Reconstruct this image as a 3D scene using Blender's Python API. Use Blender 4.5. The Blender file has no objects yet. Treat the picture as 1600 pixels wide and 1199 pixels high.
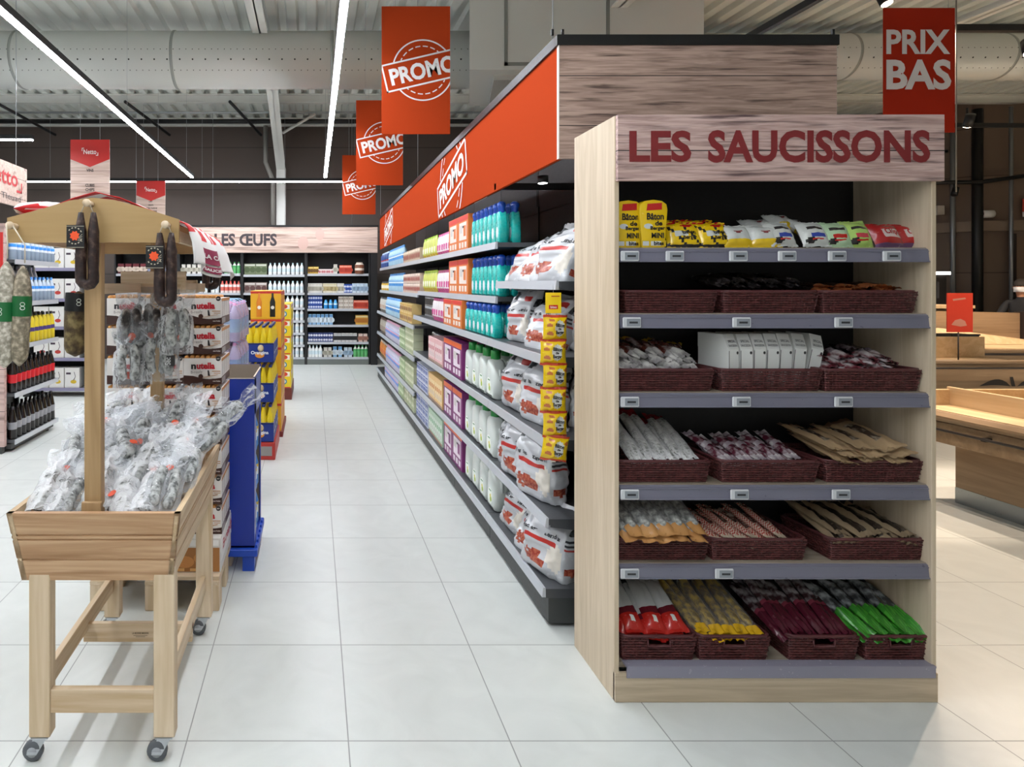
import bpy, math, random
from mathutils import Vector, Matrix, Euler, noise
random.seed(7)
SC = bpy.context.scene
COL = SC.collection
PI = math.pi

# ---------------------------------------------------------------- camera, world, exposure
cam_d = bpy.data.cameras.new('camera')
cam = bpy.data.objects.new('camera', cam_d); COL.objects.link(cam)
cam.location = (0, 0, 1.70); cam.rotation_euler = (PI/2, 0, 0)
cam_d.sensor_width = 36; cam_d.lens = 36*950/1600
cam_d.shift_x = 310/1600; cam_d.shift_y = -156.5/1600
cam_d.clip_start = 0.05; cam_d.clip_end = 60
SC.camera = cam
world = bpy.data.worlds.new('world'); SC.world = world; world.use_nodes = True
world.node_tree.nodes['Background'].inputs[0].default_value = (0.6, 0.65, 0.7, 1)
world.node_tree.nodes['Background'].inputs[1].default_value = 0.05
SC.view_settings.view_transform = 'Standard'; SC.view_settings.look = 'None'
SC.view_settings.gamma = 1; SC.view_settings.use_curve_mapping = False
SC.view_settings.exposure = 0.12
SC.cycles.transparent_max_bounces = 24
STRIP_POWER = 84.0

def P(x, y, Y):                       # photograph pixel at depth Y -> point of the place
    return ((x-490)*Y/950, Y, 1.7-(y-443)*Y/950)

# ---------------------------------------------------------------- materials
def lin(c):
    if isinstance(c, str):
        c = [int(c[i:i+2], 16)/255 for i in (0, 2, 4)]
    return tuple((v/12.92 if v <= .04045 else ((v+.055)/1.055)**2.4) for v in c[:3]) + (1.0,)
MATS = {}
def _new(name):
    m = bpy.data.materials.new(name); m.use_nodes = True
    nt = m.node_tree; b = nt.nodes['Principled BSDF']
    return m, nt, b
def N(nt, t, **kw):
    n = nt.nodes.new(t)
    for k, v in kw.items(): setattr(n, k, v)
    return n
def M(c, rough=.5, metal=0, spec=.5, coat=0, name=None, bump=0, bscale=60):
    key = ('M', str(c), rough, metal, spec, coat, bump, bscale)
    if key in MATS: return MATS[key]
    m, nt, b = _new(name or 'paint_%s' % str(c))
    b.inputs['Base Color'].default_value = lin(c); b.inputs['Roughness'].default_value = rough
    b.inputs['Metallic'].default_value = metal; b.inputs['Specular IOR Level'].default_value = spec
    b.inputs['Coat Weight'].default_value = coat; b.inputs['Coat Roughness'].default_value = .1
    # faint procedural tone and gloss variation
    tc = N(nt, 'ShaderNodeTexCoord'); nz = N(nt, 'ShaderNodeTexNoise'); nz.inputs['Scale'].default_value = bscale
    nt.links.new(tc.outputs['Object'], nz.inputs['Vector'])
    mr = N(nt, 'ShaderNodeMapRange'); mr.inputs[3].default_value = max(.02, rough-.06); mr.inputs[4].default_value = rough+.06
    nt.links.new(nz.outputs['Fac'], mr.inputs[0]); nt.links.new(mr.outputs[0], b.inputs['Roughness'])
    if bump:
        bp = N(nt, 'ShaderNodeBump'); bp.inputs['Strength'].default_value = bump; bp.inputs['Distance'].default_value = .004
        nt.links.new(nz.outputs['Fac'], bp.inputs['Height']); nt.links.new(bp.outputs[0], b.inputs['Normal'])
    MATS[key] = m
    return m
def mottled(c1, c2, scale=30, rough=.6, bump=.3, lo=.4, hi=.6, c3=None, stretch=(1, 1, 1), spec=.4, dist=.005, detail=6):
    key = ('mot', c1, c2, c3, scale, rough, bump, lo, hi, stretch)
    if key in MATS: return MATS[key]
    m, nt, b = _new('mottled_'+c1)
    tc = N(nt, 'ShaderNodeTexCoord'); mp = N(nt, 'ShaderNodeMapping'); mp.inputs['Scale'].default_value = stretch
    nz = N(nt, 'ShaderNodeTexNoise'); nz.inputs['Scale'].default_value = scale; nz.inputs['Detail'].default_value = detail
    nt.links.new(tc.outputs['Object'], mp.inputs[0]); nt.links.new(mp.outputs[0], nz.inputs['Vector'])
    cr = N(nt, 'ShaderNodeValToRGB'); cr.color_ramp.elements[0].position = lo; cr.color_ramp.elements[1].position = hi
    cr.color_ramp.elements[0].color = lin(c1); cr.color_ramp.elements[1].color = lin(c2)
    if c3:
        e = cr.color_ramp.elements.new((lo+hi)/2); e.color = lin(c3)
    nt.links.new(nz.outputs['Fac'], cr.inputs[0]); nt.links.new(cr.outputs[0], b.inputs['Base Color'])
    b.inputs['Roughness'].default_value = rough; b.inputs['Specular IOR Level'].default_value = spec
    if bump:
        bp = N(nt, 'ShaderNodeBump'); bp.inputs['Strength'].default_value = bump; bp.inputs['Distance'].default_value = dist
        nt.links.new(nz.outputs['Fac'], bp.inputs['Height']); nt.links.new(bp.outputs[0], b.inputs['Normal'])
    MATS[key] = m
    return m
def wood(c1, c2, axis='x', scale=1.0, rough=.55, knots=True, dark=None, plank=0, plank_z=0, ring=1.0, contrast=(.3, .7)):
    """procedural wood whose grain runs along the given axis; plank > 0 adds dark joints every plank metres in z"""
    key = ('wood', c1, c2, axis, scale, plank, plank_z, ring, contrast, dark)
    if key in MATS: return MATS[key]
    m, nt, b = _new('wood_'+c1+axis)
    tc = N(nt, 'ShaderNodeTexCoord'); mp = N(nt, 'ShaderNodeMapping')
    s = {'x': (.06, 1, 1), 'y': (1, .06, 1), 'z': (1, 1, .06)}[axis]
    mp.inputs['Scale'].default_value = [v*scale for v in s]
    oi = N(nt, 'ShaderNodeObjectInfo'); ad = N(nt, 'ShaderNodeVectorMath', operation='ADD')
    nt.links.new(tc.outputs['Object'], ad.inputs[0]); nt.links.new(oi.outputs['Random'], ad.inputs[1])
    nt.links.new(ad.outputs[0], mp.inputs[0])
    n1 = N(nt, 'ShaderNodeTexNoise'); n1.inputs['Scale'].default_value = 14*ring; n1.inputs['Detail'].default_value = 3; n1.inputs['Distortion'].default_value = 1.2
    n2 = N(nt, 'ShaderNodeTexNoise'); n2.inputs['Scale'].default_value = 90; n2.inputs['Detail'].default_value = 4
    nt.links.new(mp.outputs[0], n1.inputs['Vector']); nt.links.new(mp.outputs[0], n2.inputs['Vector'])
    # rings: folded noise
    ml = N(nt, 'ShaderNodeMath', operation='MULTIPLY'); ml.inputs[1].default_value = 5
    fr = N(nt, 'ShaderNodeMath', operation='PINGPONG'); fr.inputs[1].default_value = 1
    nt.links.new(n1.outputs['Fac'], ml.inputs[0]); nt.links.new(ml.outputs[0], fr.inputs[0])
    mx = N(nt, 'ShaderNodeMath', operation='MULTIPLY_ADD'); mx.inputs[1].default_value = .55
    h = N(nt, 'ShaderNodeMath', operation='MULTIPLY'); h.inputs[1].default_value = .5
    nt.links.new(n2.outputs['Fac'], h.inputs[0]); nt.links.new(fr.outputs[0], mx.inputs[0]); nt.links.new(h.outputs[0], mx.inputs[2])
    cr = N(nt, 'ShaderNodeValToRGB'); cr.color_ramp.elements[0].position = contrast[0]; cr.color_ramp.elements[1].position = contrast[1]
    cr.color_ramp.elements[0].color = lin(c2); cr.color_ramp.elements[1].color = lin(c1)
    nt.links.new(mx.outputs[0], cr.inputs[0])
    out = cr.outputs[0]
    if dark:
        n3 = N(nt, 'ShaderNodeTexNoise'); n3.inputs['Scale'].default_value = 26; n3.inputs['Detail'].default_value = 5
        nt.links.new(mp.outputs[0], n3.inputs['Vector'])
        r3 = N(nt, 'ShaderNodeMapRange'); r3.inputs[1].default_value = .54; r3.inputs[2].default_value = .7
        nt.links.new(n3.outputs['Fac'], r3.inputs[0])
        mc = N(nt, 'ShaderNodeMixRGB'); mc.inputs[2].default_value = lin(dark)
        nt.links.new(r3.outputs[0], mc.inputs[0]); nt.links.new(out, mc.inputs[1]); out = mc.outputs[0]
    if plank:
        sx = N(nt, 'ShaderNodeSeparateXYZ'); nt.links.new(tc.outputs['Object'], sx.inputs[0])
        a = N(nt, 'ShaderNodeMath', operation='ADD'); a.inputs[1].default_value = 100*plank - plank_z
        d = N(nt, 'ShaderNodeMath', operation='MODULO'); d.inputs[1].default_value = plank
        lt = N(nt, 'ShaderNodeMath', operation='LESS_THAN'); lt.inputs[1].default_value = .0045
        nt.links.new(sx.outputs['Z'], a.inputs[0]); nt.links.new(a.outputs[0], d.inputs[0]); nt.links.new(d.outputs[0], lt.inputs[0])
        mc = N(nt, 'ShaderNodeMixRGB'); mc.inputs[2].default_value = lin('2a2220')
        nt.links.new(lt.outputs[0], mc.inputs[0]); nt.links.new(out, mc.inputs[1]); out = mc.outputs[0]
    nt.links.new(out, b.inputs['Base Color'])
    b.inputs['Roughness'].default_value = rough
    bp = N(nt, 'ShaderNodeBump'); bp.inputs['Strength'].default_value = .12; bp.inputs['Distance'].default_value = .002
    nt.links.new(mx.outputs[0], bp.inputs['Height']); nt.links.new(bp.outputs[0], b.inputs['Normal'])
    MATS[key] = m
    return m
def glow(c, s, name):
    if name in MATS: return MATS[name]
    m, nt, b = _new(name)
    b.inputs['Base Color'].default_value = lin(c); b.inputs['Emission Color'].default_value = lin(c); b.inputs['Emission Strength'].default_value = s
    MATS[name] = m
    return m
def film(name, milk=.10, tint='ffffff', scale=26, rough=.12, amount=.75):
    """clear creased plastic: see-through with glossy creases"""
    if name in MATS: return MATS[name]
    m = bpy.data.materials.new(name); m.use_nodes = True; nt = m.node_tree; nt.nodes.clear()
    out = N(nt, 'ShaderNodeOutputMaterial'); tr = N(nt, 'ShaderNodeBsdfTransparent'); tr.inputs[0].default_value = lin(tint)
    pb = N(nt, 'ShaderNodeBsdfPrincipled'); pb.inputs['Base Color'].default_value = lin(tint); pb.inputs['Roughness'].default_value = rough
    pb.inputs['Specular IOR Level'].default_value = 1.0
    tc = N(nt, 'ShaderNodeTexCoord'); nz = N(nt, 'ShaderNodeTexNoise'); nz.inputs['Scale'].default_value = scale; nz.inputs['Detail'].default_value = 3; nz.inputs['Distortion'].default_value = 1.5
    nt.links.new(tc.outputs['Object'], nz.inputs['Vector'])
    bp = N(nt, 'ShaderNodeBump'); bp.inputs['Strength'].default_value = .9; bp.inputs['Distance'].default_value = .012
    nt.links.new(nz.outputs['Fac'], bp.inputs['Height']); nt.links.new(bp.outputs[0], pb.inputs['Normal'])
    lw = N(nt, 'ShaderNodeLayerWeight'); lw.inputs[0].default_value = .35; nt.links.new(bp.outputs[0], lw.inputs['Normal'])
    mr = N(nt, 'ShaderNodeMapRange'); mr.inputs[3].default_value = milk; mr.inputs[4].default_value = amount
    nt.links.new(lw.outputs['Fresnel'], mr.inputs[0])
    mx = N(nt, 'ShaderNodeMixShader'); nt.links.new(mr.outputs[0], mx.inputs[0]); nt.links.new(tr.outputs[0], mx.inputs[1]); nt.links.new(pb.outputs[0], mx.inputs[2])
    nt.links.new(mx.outputs[0], out.inputs[0])
    MATS[name] = m
    return m

# ---------------------------------------------------------------- mesh building
TEXTS = {}
def text_mesh(body, size, bold=.0, space=1.0):
    key = (body, round(size, 4), bold, space)
    if key in TEXTS: return TEXTS[key]
    cu = bpy.data.curves.new('t', 'FONT'); cu.body = body; cu.size = size; cu.offset = bold*size; cu.space_character = space
    cu.align_x = 'CENTER'; cu.resolution_u = 3
    ob = bpy.data.objects.new('t', cu); COL.objects.link(ob)
    dg = bpy.context.evaluated_depsgraph_get(); me = bpy.data.meshes.new_from_object(ob.evaluated_get(dg))
    v = [(p.co.x, p.co.y) for p in me.vertices]; f = [tuple(p.vertices) for p in me.polygons]
    if v:
        x0 = min(p[0] for p in v); x1 = max(p[0] for p in v); y0 = min(p[1] for p in v); y1 = max(p[1] for p in v)
        v = [(p[0]-(x0+x1)/2, p[1]-(y0+y1)/2) for p in v]
    bpy.data.objects.remove(ob); bpy.data.curves.remove(cu); bpy.data.meshes.remove(me)
    TEXTS[key] = (v, f)
    return v, f
def text_fit(body, w, h, bold=.0):
    """text scaled to a width and a cap height"""
    v, f = text_mesh(body, 1, bold)
    x1 = max(p[0] for p in v)*2; y1 = max(p[1] for p in v)*2
    return [(p[0]*w/x1, p[1]*h/y1) for p in v], f
def clip(poly, r):
    for ax, sgn, lim in ((0, 1, r[1]), (0, -1, -r[0]), (1, 1, r[3]), (1, -1, -r[2])):
        out = []
        for i, a in enumerate(poly):
            b = poly[(i+1) % len(poly)]
            da, db = lim-sgn*a[ax], lim-sgn*b[ax]
            if da >= 0: out.append(a)
            if da*db < 0:
                t = da/(da-db); out.append((a[0]+(b[0]-a[0])*t, a[1]+(b[1]-a[1])*t))
        poly = out
        if len(poly) < 3: return []
    return poly
class MB:
    def __init__(s): s.v = []; s.f = []; s.m = []; s.s = []
    def add(s, vs, fs, mi=0, smooth=False, T=None):
        o = len(s.v)
        for p in vs:
            s.v.append(tuple(T @ Vector(p)) if T is not None else tuple(p))
        for i, q in enumerate(fs):
            s.f.append(tuple(o+k for k in q)); s.m.append(mi[i] if isinstance(mi, (list, tuple)) else mi); s.s.append(smooth)
        return s
    def box(s, x0, x1, y0, y1, z0, z1, mi=0, bev=0, T=None):
        if x1 < x0: x0, x1 = x1, x0
        if y1 < y0: y0, y1 = y1, y0
        if z1 < z0: z0, z1 = z1, z0
        if not bev:
            vs = [(x, y, z) for x in (x0, x1) for y in (y0, y1) for z in (z0, z1)]
            return s.add(vs, [(0, 1, 3, 2), (4, 6, 7, 5), (0, 4, 5, 1), (2, 3, 7, 6), (0, 2, 6, 4), (1, 5, 7, 3)], mi, False, T)
        b = min(bev, (x1-x0)*.49, (y1-y0)*.49, (z1-z0)*.49)
        vs = []; idx = {}
        for i in (0, 1):
            for j in (0, 1):
                for k in (0, 1):
                    c = ((x0, x1)[i], (y0, y1)[j], (z0, z1)[k]); d = (b if i == 0 else -b, b if j == 0 else -b, b if k == 0 else -b)
                    for a in range(3):
                        idx[(i, j, k, a)] = len(vs)
                        vs.append(tuple(c[q] + (0 if q == a else d[q]) for q in range(3)))
        fs = []
        for a in range(3):
            u, w = [q for q in range(3) if q != a]
            for e in (0, 1):
                q = []
                for (p, r) in ((0, 0), (1, 0), (1, 1), (0, 1)):
                    c = [0]*3; c[a] = e; c[u] = p; c[w] = r; q.append(idx[(*c, a)])
                fs.append(q)
            for p in (0, 1):
                for r in (0, 1):
                    c0 = [0]*3; c0[u] = p; c0[w] = r; c1 = list(c0); c1[a] = 1
                    fs.append([idx[(*c0, u)], idx[(*c0, w)], idx[(*c1, w)], idx[(*c1, u)]])
        for i in (0, 1):
            for j in (0, 1):
                for k in (0, 1): fs.append([idx[(i, j, k, a)] for a in range(3)])
        return s.add(vs, fs, mi, False, T)
    def tube(s, pts, rad, n=8, mi=0, smooth=True, caps=True, closed=False, sq=(1, 1)):
        pts = [Vector(p) for p in pts]; L = len(pts)
        if not hasattr(rad, '__len__'): rad = [rad]*L
        vs = []; up = None
        for i, p in enumerate(pts):
            if closed: t = pts[(i+1) % L]-pts[i-1]
            else: t = pts[min(i+1, L-1)]-pts[max(i-1, 0)]
            t.normalize()
            if up is None:
                up = Vector((0, 0, 1)) if abs(t.z) < .9 else Vector((1, 0, 0))
            a = t.cross(up).normalized(); up = a.cross(t).normalized()
            for k in range(n):
                th = 2*PI*k/n
                vs.append(p+(a*math.cos(th)*sq[0]+up*math.sin(th)*sq[1])*rad[i])
        fs = []
        for i in range(L if closed else L-1):
            j = (i+1) % L
            for k in range(n): fs.append((i*n+k, i*n+(k+1) % n, j*n+(k+1) % n, j*n+k))
        if caps and not closed: fs += [tuple(range(n))[::-1], tuple(range((L-1)*n, L*n))]
        return s.add(vs, fs, mi, smooth)
    def cyl(s, p0, p1, r0, r1=None, n=14, mi=0, smooth=True, caps=True):
        return s.tube([p0, p1], [r0, r0 if r1 is None else r1], n, mi, smooth, caps)
    def lathe(s, prof, n=14, c=(0, 0, 0), mi=0, smooth=True, sx=1, sy=1, T=None, caps=True):
        """prof: (radius, z) or (radius, z, material of the band above)"""
        vs = []; fs = []; ms = []
        if len(prof) == 2 and abs(prof[1][1]-prof[0][1]) < .003: smooth = False
        for p in prof:
            for k in range(n):
                th = 2*PI*(k+.5)/n
                vs.append((c[0]+p[0]*math.cos(th)*sx, c[1]+p[0]*math.sin(th)*sy, c[2]+p[1]))
        for i in range(len(prof)-1):
            for k in range(n):
                fs.append((i*n+k, i*n+(k+1) % n, (i+1)*n+(k+1) % n, (i+1)*n+k)); ms.append(prof[i][2] if len(prof[i]) > 2 else mi)
        if caps:
            fs.append(tuple(range(n))[::-1]); ms.append(ms[0]); L = len(prof)-1
            fs.append(tuple(range(L*n, (L+1)*n))); ms.append(ms[-1] if len(ms) > 1 else mi)
        return s.add(vs, fs, ms, smooth, T)
    def prism(s, poly, ext, mi=0):
        n = len(poly); e = Vector(ext)
        vs = [Vector(p) for p in poly]+[Vector(p)+e for p in poly]
        fs = [tuple(range(n))[::-1], tuple(range(n, 2*n))]+[(i, (i+1) % n, n+(i+1) % n, n+i) for i in range(n)]
        return s.add(vs, fs, mi)
    def slab(s, poly, t, r, mi=0, T=None):
        """outline (x,z) extruded along y with rounded rims"""
        n = len(poly); cx = sum(p[0] for p in poly)/n; cz = sum(p[1] for p in poly)/n
        def inset(d):
            out = []
            for i, p in enumerate(poly):
                a = Vector(poly[i-1]); b = Vector(p); c = Vector(poly[(i+1) % n])
                e1 = (b-a).normalized(); e2 = (c-b).normalized(); nn = Vector((-(e1.y+e2.y), e1.x+e2.x))
                nn.normalize(); out.append((p[0]+nn.x*d, p[1]+nn.y*d))
            return out
        rings = [(-t/2, inset(r)), (-t/2+r*.3, inset(r*.3)), (-t/2+r, poly), (t/2-r, poly), (t/2-r*.3, inset(r*.3)), (t/2, inset(r))]
        vs = [(p[0], y, p[1]) for y, pl in rings for p in pl]
        fs = [tuple(range(n)), tuple(range(5*n, 6*n))[::-1]]
        for k in range(5):
            for i in range(n): fs.append((k*n+i, k*n+n+i, k*n+n+(i+1) % n, k*n+(i+1) % n))
        return s.add(vs, fs, mi, True, T)
    def grid(s, fn, nu, nv, mi=0, smooth=True, T=None, wrap=False):
        vs = []; fs = []; ms = []
        cu = nu if wrap else nu+1
        for j in range(nv+1):
            for i in range(cu): vs.append(fn(i/nu, j/nv))
        for j in range(nv):
            for i in range(nu):
                i2 = (i+1) % cu if wrap else i+1
                fs.append((j*cu+i, j*cu+i2, (j+1)*cu+i2, (j+1)*cu+i))
                ms.append(mi((i+.5)/nu, (j+.5)/nv) if callable(mi) else mi)
        return s.add(vs, fs, ms, smooth, T)
    def flat(s, polys, o, right, up, mi=0, nrm=None, d=0):
        """2-D polygons placed on a plane"""
        o = Vector(o); R = Vector(right); U = Vector(up); n = R.cross(U)*d
        for p in polys:
            s.add([o+R*q[0]+U*q[1]+n for q in p], [tuple(range(len(p)))], mi)
        return s
    def text(s, body, w, h, o, right, up, mi=0, bold=.02, rot=0, rect=None, d=.001, dx=0, dy=0):
        v, f = text_fit(body, w, h, bold)
        c, sn = math.cos(rot), math.sin(rot)
        v = [(p[0]*c-p[1]*sn+dx, p[0]*sn+p[1]*c+dy) for p in v]
        ps = [[v[k] for k in q] for q in f]
        if rect: ps = [q for q in (clip(p, rect) for p in ps) if q]
        return s.flat(ps, o, right, up, mi, d=d)
    def stamp(s, o, right, up, mi, r=.27, rh=.118, rw=.62, ang=.23, rect=None, d=.001, word='PROMO', wide=True):
        """round stamp with a tilted word bar"""
        ps = []; ca, sa = math.cos(ang), math.sin(ang)
        def inside(x, y):
            return abs(-x*sa+y*ca) < rh
        def ring(r0, r1, n, dash):
            for k in range(n):
                if dash and k % 3 == 0: continue
                a0, a1 = 2*PI*k/n, 2*PI*(k+1)/n; am = (a0+a1)/2
                if inside(r0*math.cos(am), r0*math.sin(am)): continue
                ps.append([(r0*math.cos(a0), r0*math.sin(a0)), (r1*math.cos(a0), r1*math.sin(a0)), (r1*math.cos(a1), r1*math.sin(a1)), (r0*math.cos(a1), r0*math.sin(a1))])
        ring(r*.955, r*1.0, 72, False)
        ring(r*.76, r*.795, 60, True)
        def rq(x0, x1, y0, y1): ps.append([(x*ca-y*sa, x*sa+y*ca) for x, y in ((x0, y0), (x1, y0), (x1, y1), (x0, y1))])
        t = r*.055; L = rw/2
        rq(-L, L, rh-t, rh); rq(-L, L, -rh, -rh+t); rq(-L, -L+t, -rh, rh); rq(L-t, L, -rh, rh)
        if rect: ps = [q for q in (clip(p, rect) for p in ps) if q]
        s.flat(ps, o, right, up, mi, d=d)
        s.text(word, rw*.84, rh*1.2, o, right, up, mi, bold=.035, rot=ang, rect=rect, d=d)
        return s
    def build(s, name, mats, parent=None, loc=None, label=None, recalc=True):
        me = bpy.data.meshes.new(name)
        me.from_pydata(s.v, [], s.f)
        if not isinstance(mats, (list, tuple)): mats = [mats]
        for m in mats: me.materials.append(m)
        me.polygons.foreach_set('material_index', s.m); me.polygons.foreach_set('use_smooth', s.s)
        if recalc:
            import bmesh
            bm = bmesh.new(); bm.from_mesh(me); bmesh.ops.recalc_face_normals(bm, faces=bm.faces); bm.to_mesh(me); bm.free()
        me.update()
        o = bpy.data.objects.new(name, me); COL.objects.link(o)
        if parent: o.parent = parent
        if loc: o.location = loc
        if label: o['label'] = label
        return o
def tag(o, label, cat, group=None):
    o['label'] = label; o['category'] = cat
    if group: o['group'] = group
    return o
def thing(name, label, cat, loc=(0, 0, 0), rz=0, group=None):
    o = bpy.data.objects.new(name, None); COL.objects.link(o); o.empty_display_size = .05
    o.location = loc; o.rotation_euler = (0, 0, rz)
    return tag(o, label, cat, group)
def struct(o):
    o['kind'] = 'structure'; return o
def dup(root, loc, rot=(0, 0, 0), label=None, group=None, scale=None):
    r = root.copy(); COL.objects.link(r); r.location = loc; r.rotation_euler = rot if hasattr(rot, '__len__') else (0, 0, rot)
    if label: r['label'] = label
    if group: r['group'] = group
    if scale: r.scale = scale
    for ch in KIDS.get(root.name, root.children):
        c = ch.copy(); COL.objects.link(c); c.parent = r
        for g in KIDS.get(ch.name, ch.children):
            e = g.copy(); COL.objects.link(e); e.parent = c
    return r
KIDS = {}
class Proto:
    """first use places the thing itself, later uses place copies of it and its parts"""
    def __init__(s, root): s.r = root; s.used = False
    def put(s, loc, rot=(0, 0, 0), label=None, group=None, scale=None):
        if not hasattr(rot, '__len__'): rot = (0, 0, rot)
        if not s.used:
            s.used = True; r = s.r
            ch = list(r.children)
            KIDS[r.name] = ch
            for c in ch: KIDS[c.name] = list(c.children)
            r.location = loc; r.rotation_euler = rot
            if label: r['label'] = label
            if group: r['group'] = group
            elif 'group' in r: del r['group']
            if scale: r.scale = scale
            return r
        o = dup(s.r, loc, rot, label, group, scale or (1, 1, 1))
        if not group and 'group' in o: del o['group']
        return o
def nz3(x, y, z, k=1.0): return noise.noise(Vector((x*k, y*k, z*k)))

WHITE = M('e9eae8', .4); BLACK = M('0d0d0e', .45); DARK = M('1b1b1d', .5); GREYM = M('8d9094', .35, .6)
STEEL = M('b8bcc0', .3, .8); RAIL = M('706f7e', .3, 0, .6); RED = M('c8231c', .45); ORANGE = M('e2481c', .42)
LIPM = M('c2c6cc', .35, .3)
# ================================================================ THE SETTING
def floor_mat():
    m, nt, b = _new('floor_tiles')
    tc = N(nt, 'ShaderNodeTexCoord'); sx = N(nt, 'ShaderNodeSeparateXYZ'); nt.links.new(tc.outputs['Object'], sx.inputs[0])
    def joint(sock, off):
        a = N(nt, 'ShaderNodeMath', operation='ADD'); a.inputs[1].default_value = 60-off
        d = N(nt, 'ShaderNodeMath', operation='MODULO'); d.inputs[1].default_value = .6
        p = N(nt, 'ShaderNodeMath', operation='PINGPONG'); p.inputs[1].default_value = .3
        nt.links.new(sock, a.inputs[0]); nt.links.new(a.outputs[0], d.inputs[0]); nt.links.new(d.outputs[0], p.inputs[0])
        return p, a
    px, ax = joint(sx.outputs['X'], .129); py, ay = joint(sx.outputs['Y'], 2.258)
    mn = N(nt, 'ShaderNodeMath', operation='MINIMUM'); nt.links.new(px.outputs[0], mn.inputs[0]); nt.links.new(py.outputs[0], mn.inputs[1])
    lt = N(nt, 'ShaderNodeMapRange'); lt.inputs[1].default_value = .0012; lt.inputs[2].default_value = .0032; nt.links.new(mn.outputs[0], lt.inputs[0])
    fl = []
    for a in (ax, ay):
        d = N(nt, 'ShaderNodeMath', operation='DIVIDE'); d.inputs[1].default_value = .6; f = N(nt, 'ShaderNodeMath', operation='FLOOR')
        nt.links.new(a.outputs[0], d.inputs[0]); nt.links.new(d.outputs[0], f.inputs[0]); fl.append(f)
    cb = N(nt, 'ShaderNodeCombineXYZ'); nt.links.new(fl[0].outputs[0], cb.inputs[0]); nt.links.new(fl[1].outputs[0], cb.inputs[1])
    wn = N(nt, 'ShaderNodeTexWhiteNoise'); nt.links.new(cb.outputs[0], wn.inputs['Vector'])
    nz = N(nt, 'ShaderNodeTexNoise'); nz.inputs['Scale'].default_value = 3.5; nz.inputs['Detail'].default_value = 7; nz.inputs['Distortion'].default_value = 2
    off = N(nt, 'ShaderNodeVectorMath', operation='MULTIPLY_ADD'); off.inputs[1].default_value = (7, 7, 7)
    nt.links.new(wn.outputs['Color'], off.inputs[0]); nt.links.new(tc.outputs['Object'], off.inputs[2]); nt.links.new(off.outputs[0], nz.inputs['Vector'])
    cr = N(nt, 'ShaderNodeValToRGB'); cr.color_ramp.elements[0].position = .3; cr.color_ramp.elements[1].position = .72
    cr.color_ramp.elements[0].color = lin('c8cbc7'); cr.color_ramp.elements[1].color = lin('d0d3cf')
    nt.links.new(nz.outputs['Fac'], cr.inputs[0])
    mx = N(nt, 'ShaderNodeMixRGB'); mx.inputs[1].default_value = lin('8b8d8b'); nt.links.new(lt.outputs[0], mx.inputs[0]); nt.links.new(cr.outputs[0], mx.inputs[2])
    nt.links.new(mx.outputs[0], b.inputs['Base Color'])
    b.inputs['Roughness'].default_value = .32; b.inputs['Specular IOR Level'].default_value = .45
    bp = N(nt, 'ShaderNodeBump'); bp.inputs['Strength'].default_value = .25; bp.inputs['Distance'].default_value = .002
    nt.links.new(lt.outputs[0], bp.inputs['Height']); nt.links.new(bp.outputs[0], b.inputs['Normal'])
    return m
FX0, FX1, FY0, FY1, ZC = -9.0, 17.0, -5.0, 13.7, 5.35
struct(MB().box(FX0, FX1, FY0, 17, -.1, 0).build('floor', floor_mat()))
def clad_mat(c1, c2):
    m, nt, b = _new('cladding_'+c1)
    tc = N(nt, 'ShaderNodeTexCoord'); sx = N(nt, 'ShaderNodeSeparateXYZ'); nt.links.new(tc.outputs['Object'], sx.inputs[0])
    d = N(nt, 'ShaderNodeMath', operation='MODULO'); d.inputs[1].default_value = .95; nt.links.new(sx.outputs['Z'], d.inputs[0])
    l = N(nt, 'ShaderNodeMath', operation='LESS_THAN'); l.inputs[1].default_value = .02; nt.links.new(d.outputs[0], l.inputs[0])
    mx = N(nt, 'ShaderNodeMixRGB'); mx.inputs[1].default_value = lin(c1); mx.inputs[2].default_value = lin(c2)
    nt.links.new(l.outputs[0], mx.inputs[0]); nt.links.new(mx.outputs[0], b.inputs['Base Color']); b.inputs['Roughness'].default_value = .65
    return m
CLAD = clad_mat('544943', '3a322e')
struct(MB().box(FX0, 11.6, FY1, FY1+.2, 0, ZC).build('wall_back', CLAD))
struct(MB().box(FX0-.2, FX0, FY0, FY1, 0, ZC).build('wall_left', clad_mat('8a8a88', '6a6a68')))
struct(MB().box(FX1, FX1+.2, FY0, 17, 0, ZC).build('wall_right', clad_mat('4a3f38', '302824')))
struct(MB().box(FX0, FX1, FY0-.2, FY0, 0, ZC).build('wall_front', clad_mat('e6e6e2', 'b0b0ac')))
# right-hand corner of the room: an angled wall with a ledge and a door
mb = MB()
a = Vector((11.6, 13.7, 0)); b_ = Vector((13.0, 12.0, 0)); c_ = Vector((FX1, 10.6, 0))
def wall_seg(mb, a, b, z0, z1, t=.2, mi=0):
    d = (b-a); n = Vector((-d.y, d.x, 0)).normalized()*t
    if n.y < 0: n = -n
    mb.prism([a+Vector((0, 0, z0)), b+Vector((0, 0, z0)), b+n+Vector((0, 0, z0)), a+n+Vector((0, 0, z0))], (0, 0, z1-z0), mi)
wall_seg(mb, a, b_, 0, ZC); wall_seg(mb, b_, c_, 0, ZC)
struct(mb.build('wall_back_right', clad_mat('6c5a4c', '483a32')))
mb = MB(); off = Vector((-.05, -.1, 0))
wall_seg(mb, a+off, b_+off, 2.72, 2.92, .1); wall_seg(mb, b_+off, c_+off, 2.72, 2.92, .1)
struct(mb.build('trim_1', M('7a6858', .6)))
mb = MB(); t_ = (c_-b_).normalized()
p0 = b_+t_*.55+Vector((-.02, -.06, 0)); p1 = b_+t_*1.75+Vector((-.02, -.06, 0))
wall_seg(mb, p0, p1, 0, 2.6, .05); 
door = struct(mb.build('door_1', M('6a5444', .6)))
mb = MB()
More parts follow.
